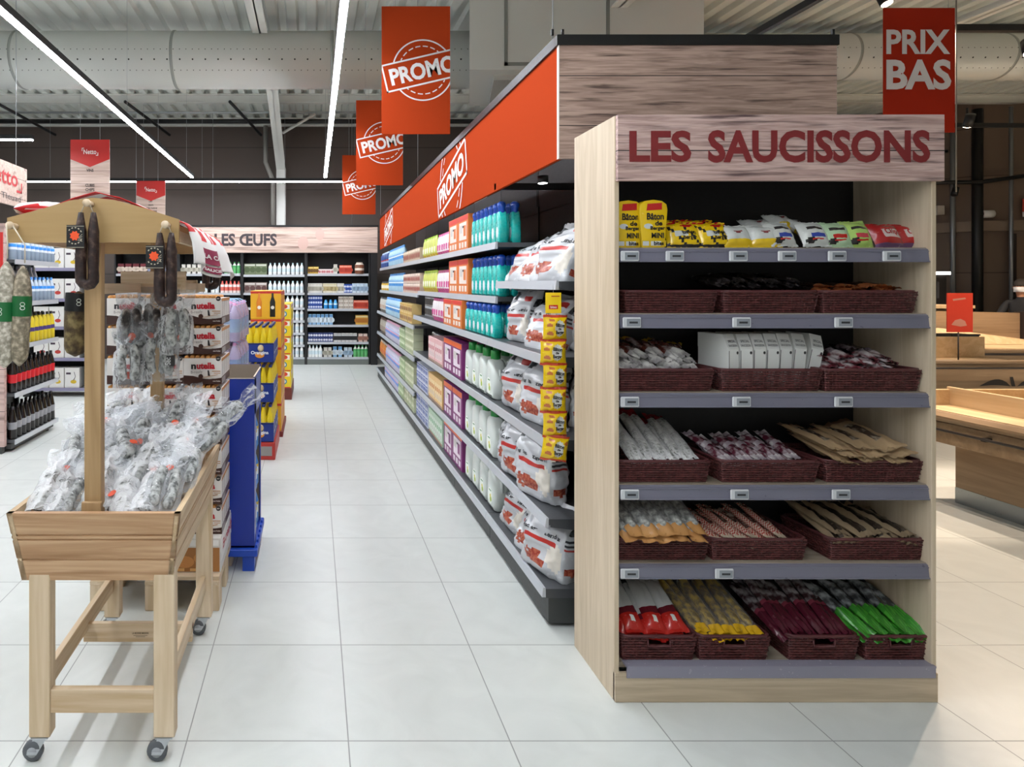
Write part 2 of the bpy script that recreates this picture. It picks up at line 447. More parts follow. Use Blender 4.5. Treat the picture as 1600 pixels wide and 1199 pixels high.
for q in (p0, p1):
    mb.box(q.x-.04, q.x+.04, q.y-.05, q.y, 0, 2.66)
mb.build('door_frame', M('2c231e', .6), door)

# roof deck: trapezoid sheet with ribs along the aisle
mb = MB(); x = FX0; per = .27
prof = []
while x < FX1:
    for dx, dz in ((0, 0), (.12, 0), (.15, .07), (.24, .07)):
        prof.append((x+dx, ZC+dz))
    x += per
vs = []; fs = []
for yy in (FY0, 17):
    vs += [(p[0], yy, p[1]) for p in prof]
n = len(prof)
for i in range(n-1): fs.append((i, i+1, n+i+1, n+i))
mb.add(vs, fs, 0); mb.box(FX0, FX1+.1, FY0, 17, ZC+.09, ZC+.2)
struct(mb.build('ceiling', M('e2e6e0', .55)))
BEAMW = M('e0e1dc', .5); DUCT = M('d2d4cf', .42, .1)
def ibeam(mb, p, q, z0, z1, w, along):
    t = .012
    if along == 'x':
        for zz in (z0, z1-t): mb.box(p, q[0], q[1]-w/2, q[1]+w/2, zz, zz+t)
        mb.box(p, q[0], q[1]-t/2, q[1]+t/2, z0, z1)
for i, yy in enumerate((-2.0, 1.5, 5.2, 11.75, 13.45)):
    mb = MB(); z0 = ZC-.16 if i < 3 else ZC-.17
    mb.box(FX0, FX1, yy-.06, yy+.06, z0, z0+.015); mb.box(FX0, FX1, yy-.06, yy+.06, ZC-.018, ZC-.002); mb.box(FX0, FX1, yy-.012, yy+.012, z0, ZC-.002)
    struct(mb.build('trim_%d' % (i+2), BEAMW))
for i, xx in enumerate((-.72, 3.72, 8.4, -7.6)):
    mb = MB(); w = .1
    zc = 5.06
    mb.prism([(xx-w, FY0, zc), (xx-w, 10.6, zc), (xx-w, 13.4, 4.2), (xx-w, 13.4, 4.215), (xx-w, 10.6, zc+.02), (xx-w, FY0, zc+.02)], (2*w, 0, 0))
    mb.prism([(xx-.01, FY0, zc), (xx-.01, 10.6, zc), (xx-.01, 13.4, 4.2), (xx-.01, 13.4, 5.17), (xx-.01, FY0, 5.17)], (.02, 0, 0))
    mb.box(xx-w, xx+w, 13.38, 13.69, 0, 4.25)
    mb.tube([(xx+.1, 12.2, 4.72), (xx+.75, 12.4, 5.15)], .03, 6)
    struct(mb.build('column_%d' % (i+1), BEAMW))

# round air ducts with rows of outlet holes
def round_duct(x0, x1, yc, zc, r, label):
    t = thing('air_duct', label, 'air duct', (x0, yc, zc))
    mb = MB(); n = 40
    mb.tube([(0, 0, 0), (x1-x0, 0, 0)], r, n)
    mb.build('duct_body', DUCT, t)
    x = .6
    while x < x1-x0-.1:
        mb = MB(); mb.tube([(x-.02, 0, 0), (x-.012, 0, 0), (x+.012, 0, 0), (x+.02, 0, 0)], [r+.001, r+.008, r+.008, r+.001], n, caps=False); x += 2.15
        mb.build('joint_ring', M('9ea19c', .4, .3), t)
    mb = MB()
    for row, rr, st in ((.03, .007, .085), (-.10, .012, .17), (-.24, .007, .085)):
        x = .2
        while x < x1-x0-.2:
            th = row/r+.42*0-.05
            y, z = -r*math.cos(th)*1.002, r*math.sin(th)*1.002
            ax = Vector((0, -math.cos(th), math.sin(th)))
            u = Vector((1, 0, 0)); w = ax.cross(u)
            c = Vector((x, y, z))
            mb.add([c+u*rr*math.cos(k*PI/3)+w*rr*math.sin(k*PI/3) for k in range(6)], [(0, 1, 2, 3, 4, 5)])
            x += st
    o = mb.build('outlet_holes', M('2a2b2a', .8), t); o['kind'] = 'stuff'
    return t
round_duct(FX0+.05, 2.25, 8.45, 4.80, .383, 'fat round grey perforated air duct on the left under the roof')
round_duct(4.75, FX1-.05, 8.62, 4.91, .315, 'slimmer round grey perforated air duct behind the red price banner')
# plenum between the two ducts
t = thing('ventilation_plenum', 'large boxy grey sheet-metal plenum hanging under the roof between the round ducts', 'air duct', (2.0, 7.4, 4.3))
mb = MB()
mb.prism([(-.1, 0, 0), (2.75, 0, 0), (2.75, 1.5, 0), (.28, 1.5, 0)], (0, 0, 1.03))
mb.build('plenum_body', M('cfd1cd', .35, .15, bump=.4, bscale=3), t)
mb = MB()
mb.box(.32, .36, -.012, 0, .05, 1.0); mb.box(.32, 1.6, -.012, 0, .05, .09); mb.box(1.56, 1.6, -.012, 0, .05, 1.0)
mb.build('hatch_frame', M('8a8d89', .4, .4), t)
mb = MB(); mb.prism([(.25, .2, 0), (1.9, .1, 0), (1.5, 1.3, -.02), (.5, 1.3, -.02)], (0, 0, -.06))
mb.build('deflector', M('c2c4c0', .3, .4), t)

# services under the roof at the back
def pipe(name, pts, r, m, label, cat='pipe', n=8):
    return tag(MB().tube(pts, r, n).build(name, m), label, cat)
pipe('service_pipe', [(FX0, 12.45, 5.2), (4, 12.45, 5.2)], .022, STEEL, 'silver pipe running across under the roof near the back wall')
pipe('cable_tray', [(FX0, 12.9, 5.14), (11.9, 12.9, 5.14)], .05, DARK, 'dark cable run across the back of the roof', 'cable')
pipe('drain_pipe', [(-1.05, 13.3, 5.15), (-1.05, 13.3, 4.35), (-.95, 13.3, 4.1), (-.89, 13.3, 3.95), (-.89, 13.3, 2.95)], .05, M('8f8c86', .5), 'grey bent drainpipe beside the white column')
for k, xx in enumerate((-6.1, -3.6, -1.6)):
    pipe('roof_strut', [(xx, 11.6, 5.17), (xx+.45, 13.3, 4.95)], .03, DARK, ['dark slanting strut above the leftmost ceiling light', 'dark slanting strut above the hanging wine sign', 'dark slanting strut left of the white column'][k], 'strut')
pipe('sprinkler_line', [(7.2, 12.2, 4.35), (12.7, 12.2, 4.35)], .035, BLACK, 'black pipe crossing behind the red price banner')
pipe('sprinkler_line', [(11.2, 11.86, 3.66), (12.9, 11.76, 3.66), (16.5, 10.4, 4.15)], .04, BLACK, 'black pipe slanting up along the right wall')
for k, (xx, yy) in enumerate(((12.45, 12.35), (12.72, 12.1), (12.95, 11.86), (13.4, 11.68))):
    pipe('wall_pipe', [(xx, yy, .0 if k else 2.6), (xx, yy, 5.1)], (.03, .04, .08, .03)[k], (GREYM, GREYM, BLACK, GREYM)[k],
         ['thin grey pipe dropping down right of the sausage cabinet', 'grey pipe running down the right-hand corner wall', 'thick black post in the right-hand corner', 'grey pipe right of the thick black corner post'][k], 'pipe')

# ---------------------------------------------------------------- lamps
TUBE = glow('f4f8ff', STRIP_POWER, 'tube_light')
def strip(p0, p1, label, hang=(), mat=None, top=ZC):
    p0, p1 = Vector(p0), Vector(p1); d = (p1-p0); L = d.length; ang = math.atan2(d.y, d.x)
    t = thing('strip_light', label, 'ceiling light', p0, ang, 'linear ceiling lights')
    MB().box(0, L, -.035, .035, .012, .075).build('housing', BLACK, t)
    MB().box(.01, L-.01, -.027, .027, 0, .012).build('diffuser', mat or TUBE, t)
    for h in hang:
        MB().tube([(h, 0, 0.07), (h, 0, top-p0.z)], .002, 5).build('suspension_wire', STEEL, t)
    return t
strip((-2.3, -3.2, 3.7), (-2.3, 11.5, 3.7), 'long strip light running away overhead on the left', (10.7, 12.2, 14.2))
strip((.22, -3.2, 3.7), (.22, 11.5, 3.7), 'strip light running away overhead above the aisle', (11.0, 12.3, 14.4))
strip((-6.2, 12.0, 3.7), (1.6, 12.0, 3.7), 'strip light running crosswise along the back wall', (1, 4, 7))
strip((-8.5, 8.5, 3.7), (-3.92, 8.5, 3.7), 'short strip light ending at the far left', (4, 2), None, 4.42)
strip((-5.4, -3.2, 3.7), (-5.4, 8.0, 3.7), 'strip light over the next aisle on the left')
strip((5.6, 8.9, 3.3), (8.4, 8.9, 3.3), 'strip light over the far shelves on the right')
WARM = glow('ffe3c4', 30, 'warm_lamp')
def spot(loc, aim, power, label, size=1.1, visible=True, blend=.5, r=.05, col=(1, .80, .62)):
    t = thing('spotlight', label, 'spotlight', loc, 0, 'track spotlights')
    d = (Vector(aim)-Vector(loc)).normalized(); q = d.to_track_quat('-Z', 'Y')
    h = MB().cyl((0, 0, .16), (0, 0, 0), r, r, 16, 0, True).build('lamp_head', BLACK, t); h.rotation_mode = 'QUATERNION'; h.rotation_quaternion = q
    l = MB().lathe([(r*.85, -.004), (r*.85, -.006)], 16).build('lens', WARM if visible else DARK, t); l.rotation_mode = 'QUATERNION'; l.rotation_quaternion = q
    MB().cyl((0, 0, .1), (0, 0, .24), .012, n=6).build('stem', BLACK, t)
    if power:
        ld = bpy.data.lights.new('lamp', 'SPOT'); ld.energy = power; ld.color = col; ld.spot_size = size; ld.spot_blend = blend; ld.shadow_soft_size = .04
        lo = bpy.data.objects.new('lamp', ld); COL.objects.link(lo); lo.parent = t; lo.location = d*.02; lo.rotation_mode = 'QUATERNION'; lo.rotation_quaternion = q
    return t
def track(p0, p1, label):
    p0, p1 = Vector(p0), Vector(p1); d = p1-p0
    o = MB().box(0, d.length, -.025, .025, -.03, .03).build('light_track', BLACK); o.location = p0; o.rotation_euler = (0, 0, math.atan2(d.y, d.x))
    return tag(o, label, 'light track')
track((4.15, 4.1, 4.05), (4.15, 11.5, 4.05), 'black lighting track running away above the wood panelled sign')
track((5.9, 5.6, 4.05), (11.5, 5.6, 4.05), 'black lighting track to the right of the red price banner')
track((8.0, 9.0, 4.04), (14, 9.0, 4.04), 'black lighting track over the far produce displays')
spot((5.28, 5.6, 3.80+.48), (5.6, 4.2, .7), 500, 'bright spotlight above the red price banner', 1.0)
spot((10.8, 8.99, 3.82), (10.9, 9.9, 1.0), 480, 'square spotlight hanging at the upper right', 1.1)
spot((6.6, 5.6, 3.82), (5.3, 4.1, .6), 520, 'spotlight at the right over the nearest produce table', 1.0)
spot((8.0, 5.6, 3.82), (7.2, 6.6, .7), 420, 'spotlight over the produce table with the leaf emblem', 1.1)
spot((4.15, 4.25, 3.82), (4.2, 3.6, 0), 300, 'spotlight over the floor right of the sausage cabinet', 1.2)
spot((8.6, 8.0, 3.77), (9.5, 9.8, .9), 420, 'spotlight over the display behind the small red sign', 1.1)
spot((12.42, 11.79, 3.41), (10.9, 11.2, 0), 0, 'unlit black spotlight on the pipe in the right corner', visible=False)
track((9.0, 5.6+1.0, 4.05), (15.5, 6.6, 4.05), 'black lighting track over the produce area beyond the right frame edge')
for k, xx in enumerate((10.2, 12.2, 14.2)):  # added lamps out of view; their floor bounce brightens the right ceiling
    spot((xx, 6.6, 3.78), (xx, 6.2-.8*k, 0), 900, ('unseen spotlight added to brighten the right ceiling, nearest beyond the frame', 'unseen spotlight added to brighten the right ceiling, second beyond the frame', 'unseen spotlight added to brighten the right ceiling, third beyond the frame')[k], 1.3)
# ================================================================ SAUSAGE CABINET (end cap)
OAKV = wood('d2c1a8', 'bba88c', 'z', 1.0, .5, ring=1.2, contrast=(.1, .9))
OAKH = wood('cbb99f', 'ab987e', 'x', 1.0, .5, ring=1.2, contrast=(.1, .9))
SIGNWOOD = wood('ccb0a8', 'a68880', 'x', 2.2, .5, dark='5d4848', plank=.2, plank_z=.0335, ring=1.5, contrast=(.2, .8))
PANELWOOD = wood('bda192', '977c6f', 'x', 2.0, .5, dark='5a463e', plank=.2435, plank_z=.035, ring=1.5, contrast=(.2, .8))
CX0, CX1, CY0, CY1 = 1.222, 2.53, 2.47, 2.85
cab = thing('sausage_display_cabinet', 'oak cabinet of six shelves under a dark red lettered sign', 'display cabinet', ((CX0+CX1)/2, CY0, 0))
def cpart(mb, name, mats, lab=None, parent=cab):
    o = mb.build(name, mats, parent, label=lab)
    if parent is cab: o.matrix_parent_inverse = Matrix.Translation((-(CX0+CX1)/2, -CY0, 0))
    return o
cpart(MB().box(CX0, CX0+.019, CY0, CY1, 0, 2.381, 0, .0015), 'side_panel', OAKV)
cpart(MB().box(CX1-.019, CX1, CY0, CY1, 0, 2.2, 0, .0015), 'side_panel', OAKV)
BACKM = M('0c0a0b', .6)
cpart(MB().box(CX0+.02, CX1-.02, CY1-.022, CY1-.004, .05, 2.3), 'back_panel', BACKM, 'black back panel')
cpart(MB().box(CX0+.02, CX1-.02, CY0+.03, CY1-.03, 2.26, 2.28), 'top_panel', BACKM)
cpart(MB().box(CX0, CX1+.002, CY0-.006, CY0+.012, 0, .118, 0, .002), 'plinth', OAKH)
sg = cpart(MB().box(1.226, 2.543, CY0-.02, CY0-.002, 2.114, 2.381, 0, .001), 'sign_board', SIGNWOOD, 'wood-effect sign board')
mb = MB(); o = (1.885, CY0-.0215, 2.252)
mb.text('LES', .25, .128, (1.396, o[1], o[2]), (1, 0, 0), (0, 0, 1), 0, .035)
mb.build('sign_lettering', M('7a2426', .5), sg); mb = MB()
mb.text('SAUCISSONS', .895, .132, (2.035, o[1], o[2]), (1, 0, 0), (0, 0, 1), 0, .035)
l = mb.build('sign_lettering', M('7a2426', .5), sg)
SHZ = [1.847, 1.577, 1.254, .877, .555, .148]
SHELFW = wood('9c9080', '8a7d6c', 'x', 1, .5)
for i, z in enumerate(SHZ):
    s = cpart(MB().box(CX0+.02, CX1-.02, CY0+.022, CY1-.024, z-.022, z), 'shelf', SHELFW)
    mb = MB(); yf = CY0+.012
    if i < 5:
        mb.prism([(CX0+.028, yf+.012, z-.002), (CX0+.028, yf+.002, z-.008), (CX0+.028, yf-.004, z-.058), (CX0+.028, yf+.006, z-.06), (CX0+.028, yf+.012, z-.02)], (CX1-CX0-.04, 0, 0))
        mb.box(CX0+.028, CX1-.012, yf-.002, yf+.002, z-.018, z-.014); mb.box(CX0+.028, CX1-.012, yf-.007, yf-.003, z-.060, z-.055)
    else:
        mb.box(CX0+.045, CX1-.014, CY0-.012, CY0-.007, z-.045, z+.002); mb.box(CX0+.045, CX1-.014, CY0-.014, CY0+.03, z-.004, z+.004)
    mb.build('price_rail', RAIL if i < 5 else M('8a8796', .25, 0, .6), s)
# electronic price tags
def make_price_tag():
    t = thing('price_tag', 'x', 'price tag', (0, 0, 0), 0)
    MB().box(-.038, .038, -.008, 0, -.021, .021, 0, .004).build('tag_body', M('c8cacd', .35), t)
    mb = MB(); mb.box(-.022, .032, -.0085, -.0075, -.015, .015, 0); mb.box(-.012, .022, -.0092, -.0085, -.004, .004, 1)
    mb.build('screen', [M('8b9096', .3), M('2a2c30', .5)], t)
    return Proto(t)
PT = make_price_tag()
tagrows = [(0, (983, 1053, 1152, 1228, 1306, 1391), ('under the tall yellow boxes', 'under the left yellow bags', 'under the white and yellow bags', 'under the white bags with blue bars', 'under the pale green bags', 'under the red bags')),
           (1, (986, 1157, 1316), ('below the empty basket', 'below the basket of black packs', 'below the basket of orange packs')),
           (2, (983, 1157, 1316), ('below the basket of shiny mixed packs', 'below the basket of white cartons', 'below the basket of purple vacuum packs')),
           (3, (983, 1154, 1312), ('below the long pale sticks with red tops', 'below the basket of purple and white packs', 'below the heap of brown paper packs')),
           (4, (983, 1130), ('below the sausages in orange paper ends', 'below the red checked packs'))]
for i, xs, labs in tagrows:
    for x, lb in zip(xs, labs):
        PT.put(((x-490)*2.478/950, CY0+.006, SHZ[i]-.036), (0, 0, 0), 'white electronic price tag on a cabinet rail '+lb)

# woven baskets
WICK = mottled('43201f', '633332', 60, .5, .2); WICKRIM = M('54282a', .5)
def basket(w, d, h, handle, label):
    t = thing('wicker_basket', label, 'basket')
    mb = MB(); rows = 9; ns = 26; nd = 18
    per = []
    for i in range(ns): per.append((-w/2+w*i/ns, 0, 0, -1))
    for i in range(nd): per.append((w/2, d*i/nd, 1, 0))
    for i in range(ns): per.append((w/2-w*i/ns, d, 0, 1))
    for i in range(nd): per.append((-w/2, d-d*i/nd, -1, 0))
    ins = lambda z: .012*(1-z/h)
    for r in range(rows):
        z = h*(r+.5)/rows
        pts = []
        for k, p in enumerate(per):
            amp = .0022*(1 if (k+r) % 2 else -1)
            k2 = 1-2*ins(z)/w; 
            pts.append((p[0]*k2+p[2]*amp, d/2+(p[1]-d/2)*(1-2*ins(z)/d)+p[3]*amp, z))
        if handle and r in (6, 7):
            mid = ns//2; pts = pts[mid+4:]+pts[:mid-3]
            mb.tube(pts, h/rows*.42, 4, 0, True, True, False)
        else:
            mb.tube(pts, h/rows*.42, 4, 0, True, False, True)
    for k, p in enumerate(per):
        if handle and p[3] == -1 and abs(p[0]) < w*.14: continue
        i0 = ins(0)
        mb.tube([(p[0]*(1-2*i0/w), d/2+(p[1]-d/2)*(1-2*i0/d), 0), (p[0], p[1], h)], .0022, 4, 0, False, False)
    mb.box(-w/2+.012, w/2-.012, .012, d-.012, 0, .006)
    mb.build('woven_body', WICK, t)
    rp = [(-w/2, 0, h), (w/2, 0, h), (w/2, d, h), (-w/2, d, h)]
    rp2 = []
    for i in range(4):
        a = Vector(rp[i]); b = Vector(rp[(i+1) % 4])
        for k in range(8):
            rp2.append(a.lerp(b, (k+.5)/8))
    rm = MB().tube(rp2, .006, 6, 0, True, False, True)
    if handle: rm.tube([(-w*.15, -.001, h*.86), (-w*.15, -.001, h*.6), (w*.15, -.001, h*.6), (w*.15, -.001, h*.86)], .004, 5)
    rm.build('rim', WICKRIM, t)
    return Proto(t)
BASK = basket(.385, .27, .09, False, 'b'); BASKH = basket(.295, .27, .105, True, 'b')
BY = CY0+.045
def bx(x0, x1): return ((x0+x1)/2-490)*BY/950
bspec = [(1, 975, 1118, 'empty brown woven basket on the second shelf'), (1, 1128, 1276, 'brown woven basket holding black packs on the second shelf'), (1, 1283, 1430, 'brown woven basket holding orange edged packs on the second shelf'),
         (2, 967, 1113, 'brown woven basket of shiny mixed packs on the third shelf'), (2, 1125, 1282, 'brown woven basket of white cartons on the third shelf'), (2, 1286, 1436, 'brown woven basket of purple vacuum packs on the third shelf'),
         (3, 965, 1107, 'brown woven basket of long pale sticks on the fourth shelf'), (3, 1125, 1277, 'brown woven basket of purple and white packs on the fourth shelf'), (3, 1288, 1438, 'brown woven basket under brown paper packs on the fourth shelf'),
         (4, 963, 1105, 'brown woven basket under sausages with orange paper ends'), (4, 1110, 1258, 'brown woven basket of red checked packs on the fifth shelf'), (4, 1295, 1442, 'brown woven basket of crumpled kraft packs on the fifth shelf')]
for i, x0, x1, lb in bspec:
    w = (x1-x0)*BY/950
    BASK.put((bx(x0, x1), BY-.01, SHZ[i]), 0, lb, None, (w/.385, 1, 1))
for x0, x1, lb in ((967, 1083, 'brown basket with handle hole holding red and white packs'), (1087, 1197, 'brown basket with handle hole holding yellow ended sausages'),
                   (1226, 1335, 'brown basket with handle hole holding dark red packs'), (1345, 1453, 'brown basket with handle hole holding green packs')):
    BASKH.put((bx(x0, x1), BY-.022, SHZ[5]), 0, lb, None, ((x1-x0)*BY/950/.295, 1, 1))

# ---------------------------------------------------------------- flexible packs
def pillow(mb, W, H, T, seed, mi=0, nu=14, nv=20, wr=.006, pinch=.06, lying=False, taper=0, T2=None, seal=.06, tmap=None):
    """sealed bag; x width, z height, y thickness (front is -y). lying: length runs to +y, thickness is z"""
    def srf(side):
        def fn(u, v):
            a = 2*u-1; b = 2*v-1
            bu = max(0, 1-abs(a)**2.6)**.6
            vv = min(1, max(0, (v-seal)/(1-2*seal))); bv = max(0, 1-abs(2*vv-1)**3.2)**.7
            t = T/2 if not T2 else (T+(T2-T)*v)/2
            y = side*t*bu*bv
            k = 1-pinch*bv*(1-taper)
            x = a*W/2*k*(1-taper*(v))
            wn = nz3(u*5+seed, v*6, seed*1.7+side)*wr + nz3(u*13+seed, v*15, seed+side*3)*wr*.45
            e = bu*.8+.1
            y += wn*e*1.0
            z = v*H+nz3(seed, u*3, v*3)*wr*.7
            if v < seal or v > 1-seal: y += .0025*math.sin(u*40+seed)+nz3(u*3+seed, v, 2)*wr
            return (x, z, -y) if lying else (x, y, z)
        return fn
    f = srf(-1)
    mb.grid(srf(-1), nu, nv, (lambda u, v: mi(u, v, 0)) if callable(mi) else mi)
    mb.grid(srf(1), nu, nv, (lambda u, v: mi(u, v, 1)) if callable(mi) else mi)
    return f
def on_surface(mb, f, W, H, body, w, h, u0, v0, mi, rot=0, bold=.03, d=.0015, lying=False):
    """lettering that follows the front of a bag"""
    v, fc = text_fit(body, w, h, bold); c, s = math.cos(rot), math.sin(rot)
    out = []
    for p in v:
        x, y = p[0]*c-p[1]*s, p[0]*s+p[1]*c
        q = Vector(f(min(.98, max(.02, u0+x/W)), min(.98, max(.02, v0+y/H))))
        q += Vector((0, 0, d)) if lying else Vector((0, -d, 0))
        out.append(q)
    mb.add(out, fc, mi)
def blob(u, v, cu, cv, ru, rv): return ((u-cu)/ru)**2+((v-cv)/rv)**2 < 1
SH = dict(rough=.22, spec=.6)
def sh(c, rough=.25): return M(c, rough, 0, .6, .2, None, .25, 40)
def pack(name, label, cat, W, H, T, mats, zone, seed=1, lying=False, group=None, texts=(), pinch=.06, nu=14, nv=20, wr=.006, taper=0, T2=None):
    t = MB(); f = pillow(t, W, H, T, seed, zone, nu, nv, wr, pinch, lying, taper, T2)
    for tx in texts: on_surface(t, f, W, H, *tx, lying=lying)
    o = t.build(name, mats); tag(o, label, cat, group)
    return Proto(o)
Y1, RD1, GN1, WH1, BK1 = sh('dcb80e'), sh('b81f1c'), sh('4d9a3a'), sh('c2c5c1'), sh('1c191a')
def zone_yellow(u, v, s):
    if s: return 0
    if v > .9: return 1
    if blob(u, v, .62, .78, .2, .07): return 1
    if blob(u, v, .4, .45, .2, .12): return 3
    if abs((u+v*.6) % .42-.1) < .04 and v < .8: return 2
    if v < .12: return 2
    return 0
PK_Y = pack('snack_bag', 'x', 'snack bag', .15, .125, .05, [Y1, RD1, BK1, WH1], zone_yellow, 3, texts=(('Bâton', .06, .02, .62, .5, 2, .1), ('Berger', .06, .018, .62, .3, 2, .1)))
def zone_wy(u, v, s):
    if v < .3: return 1
    if blob(u, v, .5, .62, .13, .05) and not s: return 2
    return 0
PK_WY = pack('snack_bag', 'x', 'snack bag', .13, .11, .05, [WH1, sh('d8b51c'), sh('7a3b3b')], zone_wy, 5)
def zone_bar(u, v, s):
    if s: return 0
    if .3 < v < .45 and .25 < u < .8: return 1
    if .18 < v < .27 and .3 < u < .75: return 2
    if .62 < v < .68 and .2 < u < .8: return 3
    if blob(u, v, .25, .2, .16, .12): return 3
    return 0
PK_WB = pack('snack_bag', 'x', 'snack bag', .12, .12, .05, [WH1, sh('2c3f96'), RD1, BK1], zone_bar, 8)
PK_G = pack('snack_bag', 'x', 'snack bag', .115, .12, .05, [sh('a9c4a0'), RD1, RD1, BK1], zone_bar, 11)
PK_LG = pack('snack_bag', 'x', 'snack bag', .12, .125, .055, [sh('a8c96a'), sh('c33b4a'), RD1, BK1], zone_bar, 12)
def zone_red(u, v, s):
    if not s and .35 < v < .72 and .3 < u < .9: return 1
    if v < .15: return 2
    return 0
PK_R = pack('snack_bag', 'x', 'snack bag', .135, .115, .05, [sh('a3181b'), sh('c9b9b4'), sh('6b4a6e')], zone_red, 14, texts=(('Chips', .07, .035, .6, .55, 0),))
z1 = SHZ[0]
def st(pr, x, dy, rx, rz, label, grp, dz=0, Yd=2.50):
    pr.put(((x-490)*(Yd+dy)/950, Yd+dy, z1+dz), (rx, 0, rz), label, grp)
for k, x in enumerate((1078, 1128)):
    st(PK_Y, (1072, 1121)[k], .02, -.5, (-.05, .08)[k], ('yellow snack bag beside the tall yellow boxes', 'yellow snack bag beside the white and yellow bags')[k], None)
for k, x in enumerate((1060, 1108)): st(PK_Y, x, .10, -.7, .1, 'yellow snack bag lying behind the front yellow bags', 'yellow bags at the back of the top shelf', .035)
for k, x in enumerate((1156, 1199)): st(PK_WY, x, .02, -.5, .05-.1*k, ('white and yellow bag nearest the yellow snack bags', 'white and yellow bag beside the bags with blue bars')[k], None)
for k, x in enumerate((1195, 1235, 1262)): st(PK_WY, x, .13, -.9, .3*k, 'yellow and white bag heaped behind the front row', 'yellow and white bags heaped at the back', .065+.02*(k == 1))
for k, x in enumerate((1232, 1283)): st(PK_WB, x-5, .02, -.5, .12-.1*k, ('white bag with blue bar beside the white and yellow bags', 'white bag with blue bar beside the pale green bag')[k], None, .005)
st(PK_G, 1312, .02, -.45, -.06, 'grey green snack bag with a red bar on the top shelf', None)
st(PK_LG, 1345, .03, -.4, .05, 'light green snack bag beside the red snack bags', None)
for k, x in enumerate((1392, 1428)): st(PK_R, x, .03+.02*k, -.45, .1-.15*k, ('red snack bag beside the light green bag', 'red snack bag against the cabinet side')[k], None)
st(PK_R, 1420, .13, -.7, -.2, 'dark red snack bag lying behind the other red bags', None, .04)
# tall tapered yellow cartons
def tall_carton(label):
    t = thing('snack_carton', label, 'carton')
    pl = [(-.046, 0), (.046, 0), (.058, .155), (.054, .178), (.035, .192), (0, .197), (-.035, .192), (-.054, .178), (-.058, .155)]
    mb = MB(); mb.slab(pl, .05, .003)
    mb.build('carton_body', Y1, t)
    mb = MB(); f = [(-.03, .152), (.034, .156), (.034, .184), (-.026, .18)]
    mb.add([(p[0], -.0262, p[1]) for p in f], [(0, 1, 2, 3)], 0)
    mb.text('Bâton', .07, .028, (.006, -.0262, .128), (1, 0, 0), (0, 0, 1), 1, .03, .0)
    mb.text('de', .03, .02, (.02, -.0262, .10), (1, 0, 0), (0, 0, 1), 1, .03)
    mb.text('Berger', .06, .02, (.016, -.0262, .078), (1, 0, 0), (0, 0, 1), 1, .03)
    mb.text('MINI', .05, .022, (.016, -.0262, .05), (1, 0, 0), (0, 0, 1), 1, .03)
    mb.lathe([(.018, -.0262), (.018, -.0264)], 14, T=Matrix.Translation((-.022, 0, .088)) @ Matrix.Rotation(PI/2, 4, 'X') @ Matrix.Diagonal((1, .6, 1, 1)) @ Matrix.Translation((0, 0, .0525)) , mi=2)
    mb.box(-.05, .05, -.0264, -.026, .004, .03, 3)
    for s in (-1, 1): mb.box(-.045 if s < 0 else -.012, -.02 if s < 0 else .03, -.0268, -.0262, .008, .026, 2)
    mb.text('bites', .04, .016, (.02, -.0268, .018), (1, 0, 0), (0, 0, 1), 1, .03)
    mb.build('print', [RD1, BK1, WH1, sh('c9a81e')], t)
    return Proto(t)
TC = tall_carton('x')
TC.put(((978-490)*2.53/950, 2.535, z1), (0, 0, .05), 'tall yellow tapered carton against the left cabinet side')
TC.put(((1016-490)*2.52/950, 2.52, z1), (0, 0, 0), 'tall yellow tapered carton beside the yellow snack bags')

# packs lying in the baskets, pointing to the back
FILM = film('clear_film', .04, 'ffffff', 40, .1, .5)
def sausage_tube(mb, L, r, seed, mi=0, n=10, bend=.0, m=14, y0=0):
    pts = []; rad = []
    for i in range(m+1):
        t = i/m
        pts.append((bend*math.sin(t*PI), y0+L*t, nz3(seed, t*3, 0)*r*.15))
        e = min(t, 1-t)*2; rr = r*min(1, (1-(1-min(1, e*4))**2)**.5*.85+.15)
        rad.append(rr*(1+.10*nz3(seed+3, t*6, 1)))
    mb.tube(pts, rad, n, mi)
def lying(name, label, cat, W, L, T, mats, zone, seed=1, nu=10, nv=20, wr=.006, pinch=.05):
    return pack(name, label, cat, W, L, T, mats, zone, seed, True, None, (), pinch, nu, nv, wr)
def vac(c1, c2, scale=26, lo=.45, hi=.62, rough=.16): return mottled(c1, c2, scale, rough, .6, lo, hi, spec=.8, dist=.01)
def sleeve(name, label, cat, L, r, smat, endmat=None, endlen=.0, seed=1, topmat=None):
    """a dry sausage in a clear sleeve, coloured at one end"""
    t = thing(name, label, cat)
    mb = MB(); sausage_tube(mb, L*.8, r, seed, y0=L*.1); mb.build('sausage', smat, t)
    mb = MB(); pillow(mb, r*3.2, L, r*2.25, seed, (lambda u, v, s: 1 if (endmat and v < endlen) or (topmat and v > .82) else 0), 8, 18, .005, .05, True)
    mb.build('sleeve', [FILM, endmat or topmat or FILM], t)
    return Proto(t)
BASE_Z = lambda i: SHZ[i]+.055
def fill(pr, i, x0, x1, n, layers, tilt, label, grp, rz=.0, jit=.12, y0=.03, dz=0, drise=.022, scale=None, yj=.02):
    """lay n packs side by side in each of some layers, heads to the back"""
    rnd = random.Random(int(x0*7+i))
    for l in range(layers):
        for k in range(n):
            x = x0+(x1-x0)*(k+.5+.25*(l % 2))/(n+.25*(layers > 1))
            yy = BY+y0+.012*l+rnd.uniform(-yj, yj)*.6
            pr.put(((x-490)*BY/950, yy, BASE_Z(i)+dz+drise*l+rnd.uniform(0, .006)), (tilt+rnd.uniform(-.06, .06), rnd.uniform(-.25, .25), rz+rnd.uniform(-jit, jit)), label, grp, scale)
G = random.Random(3)
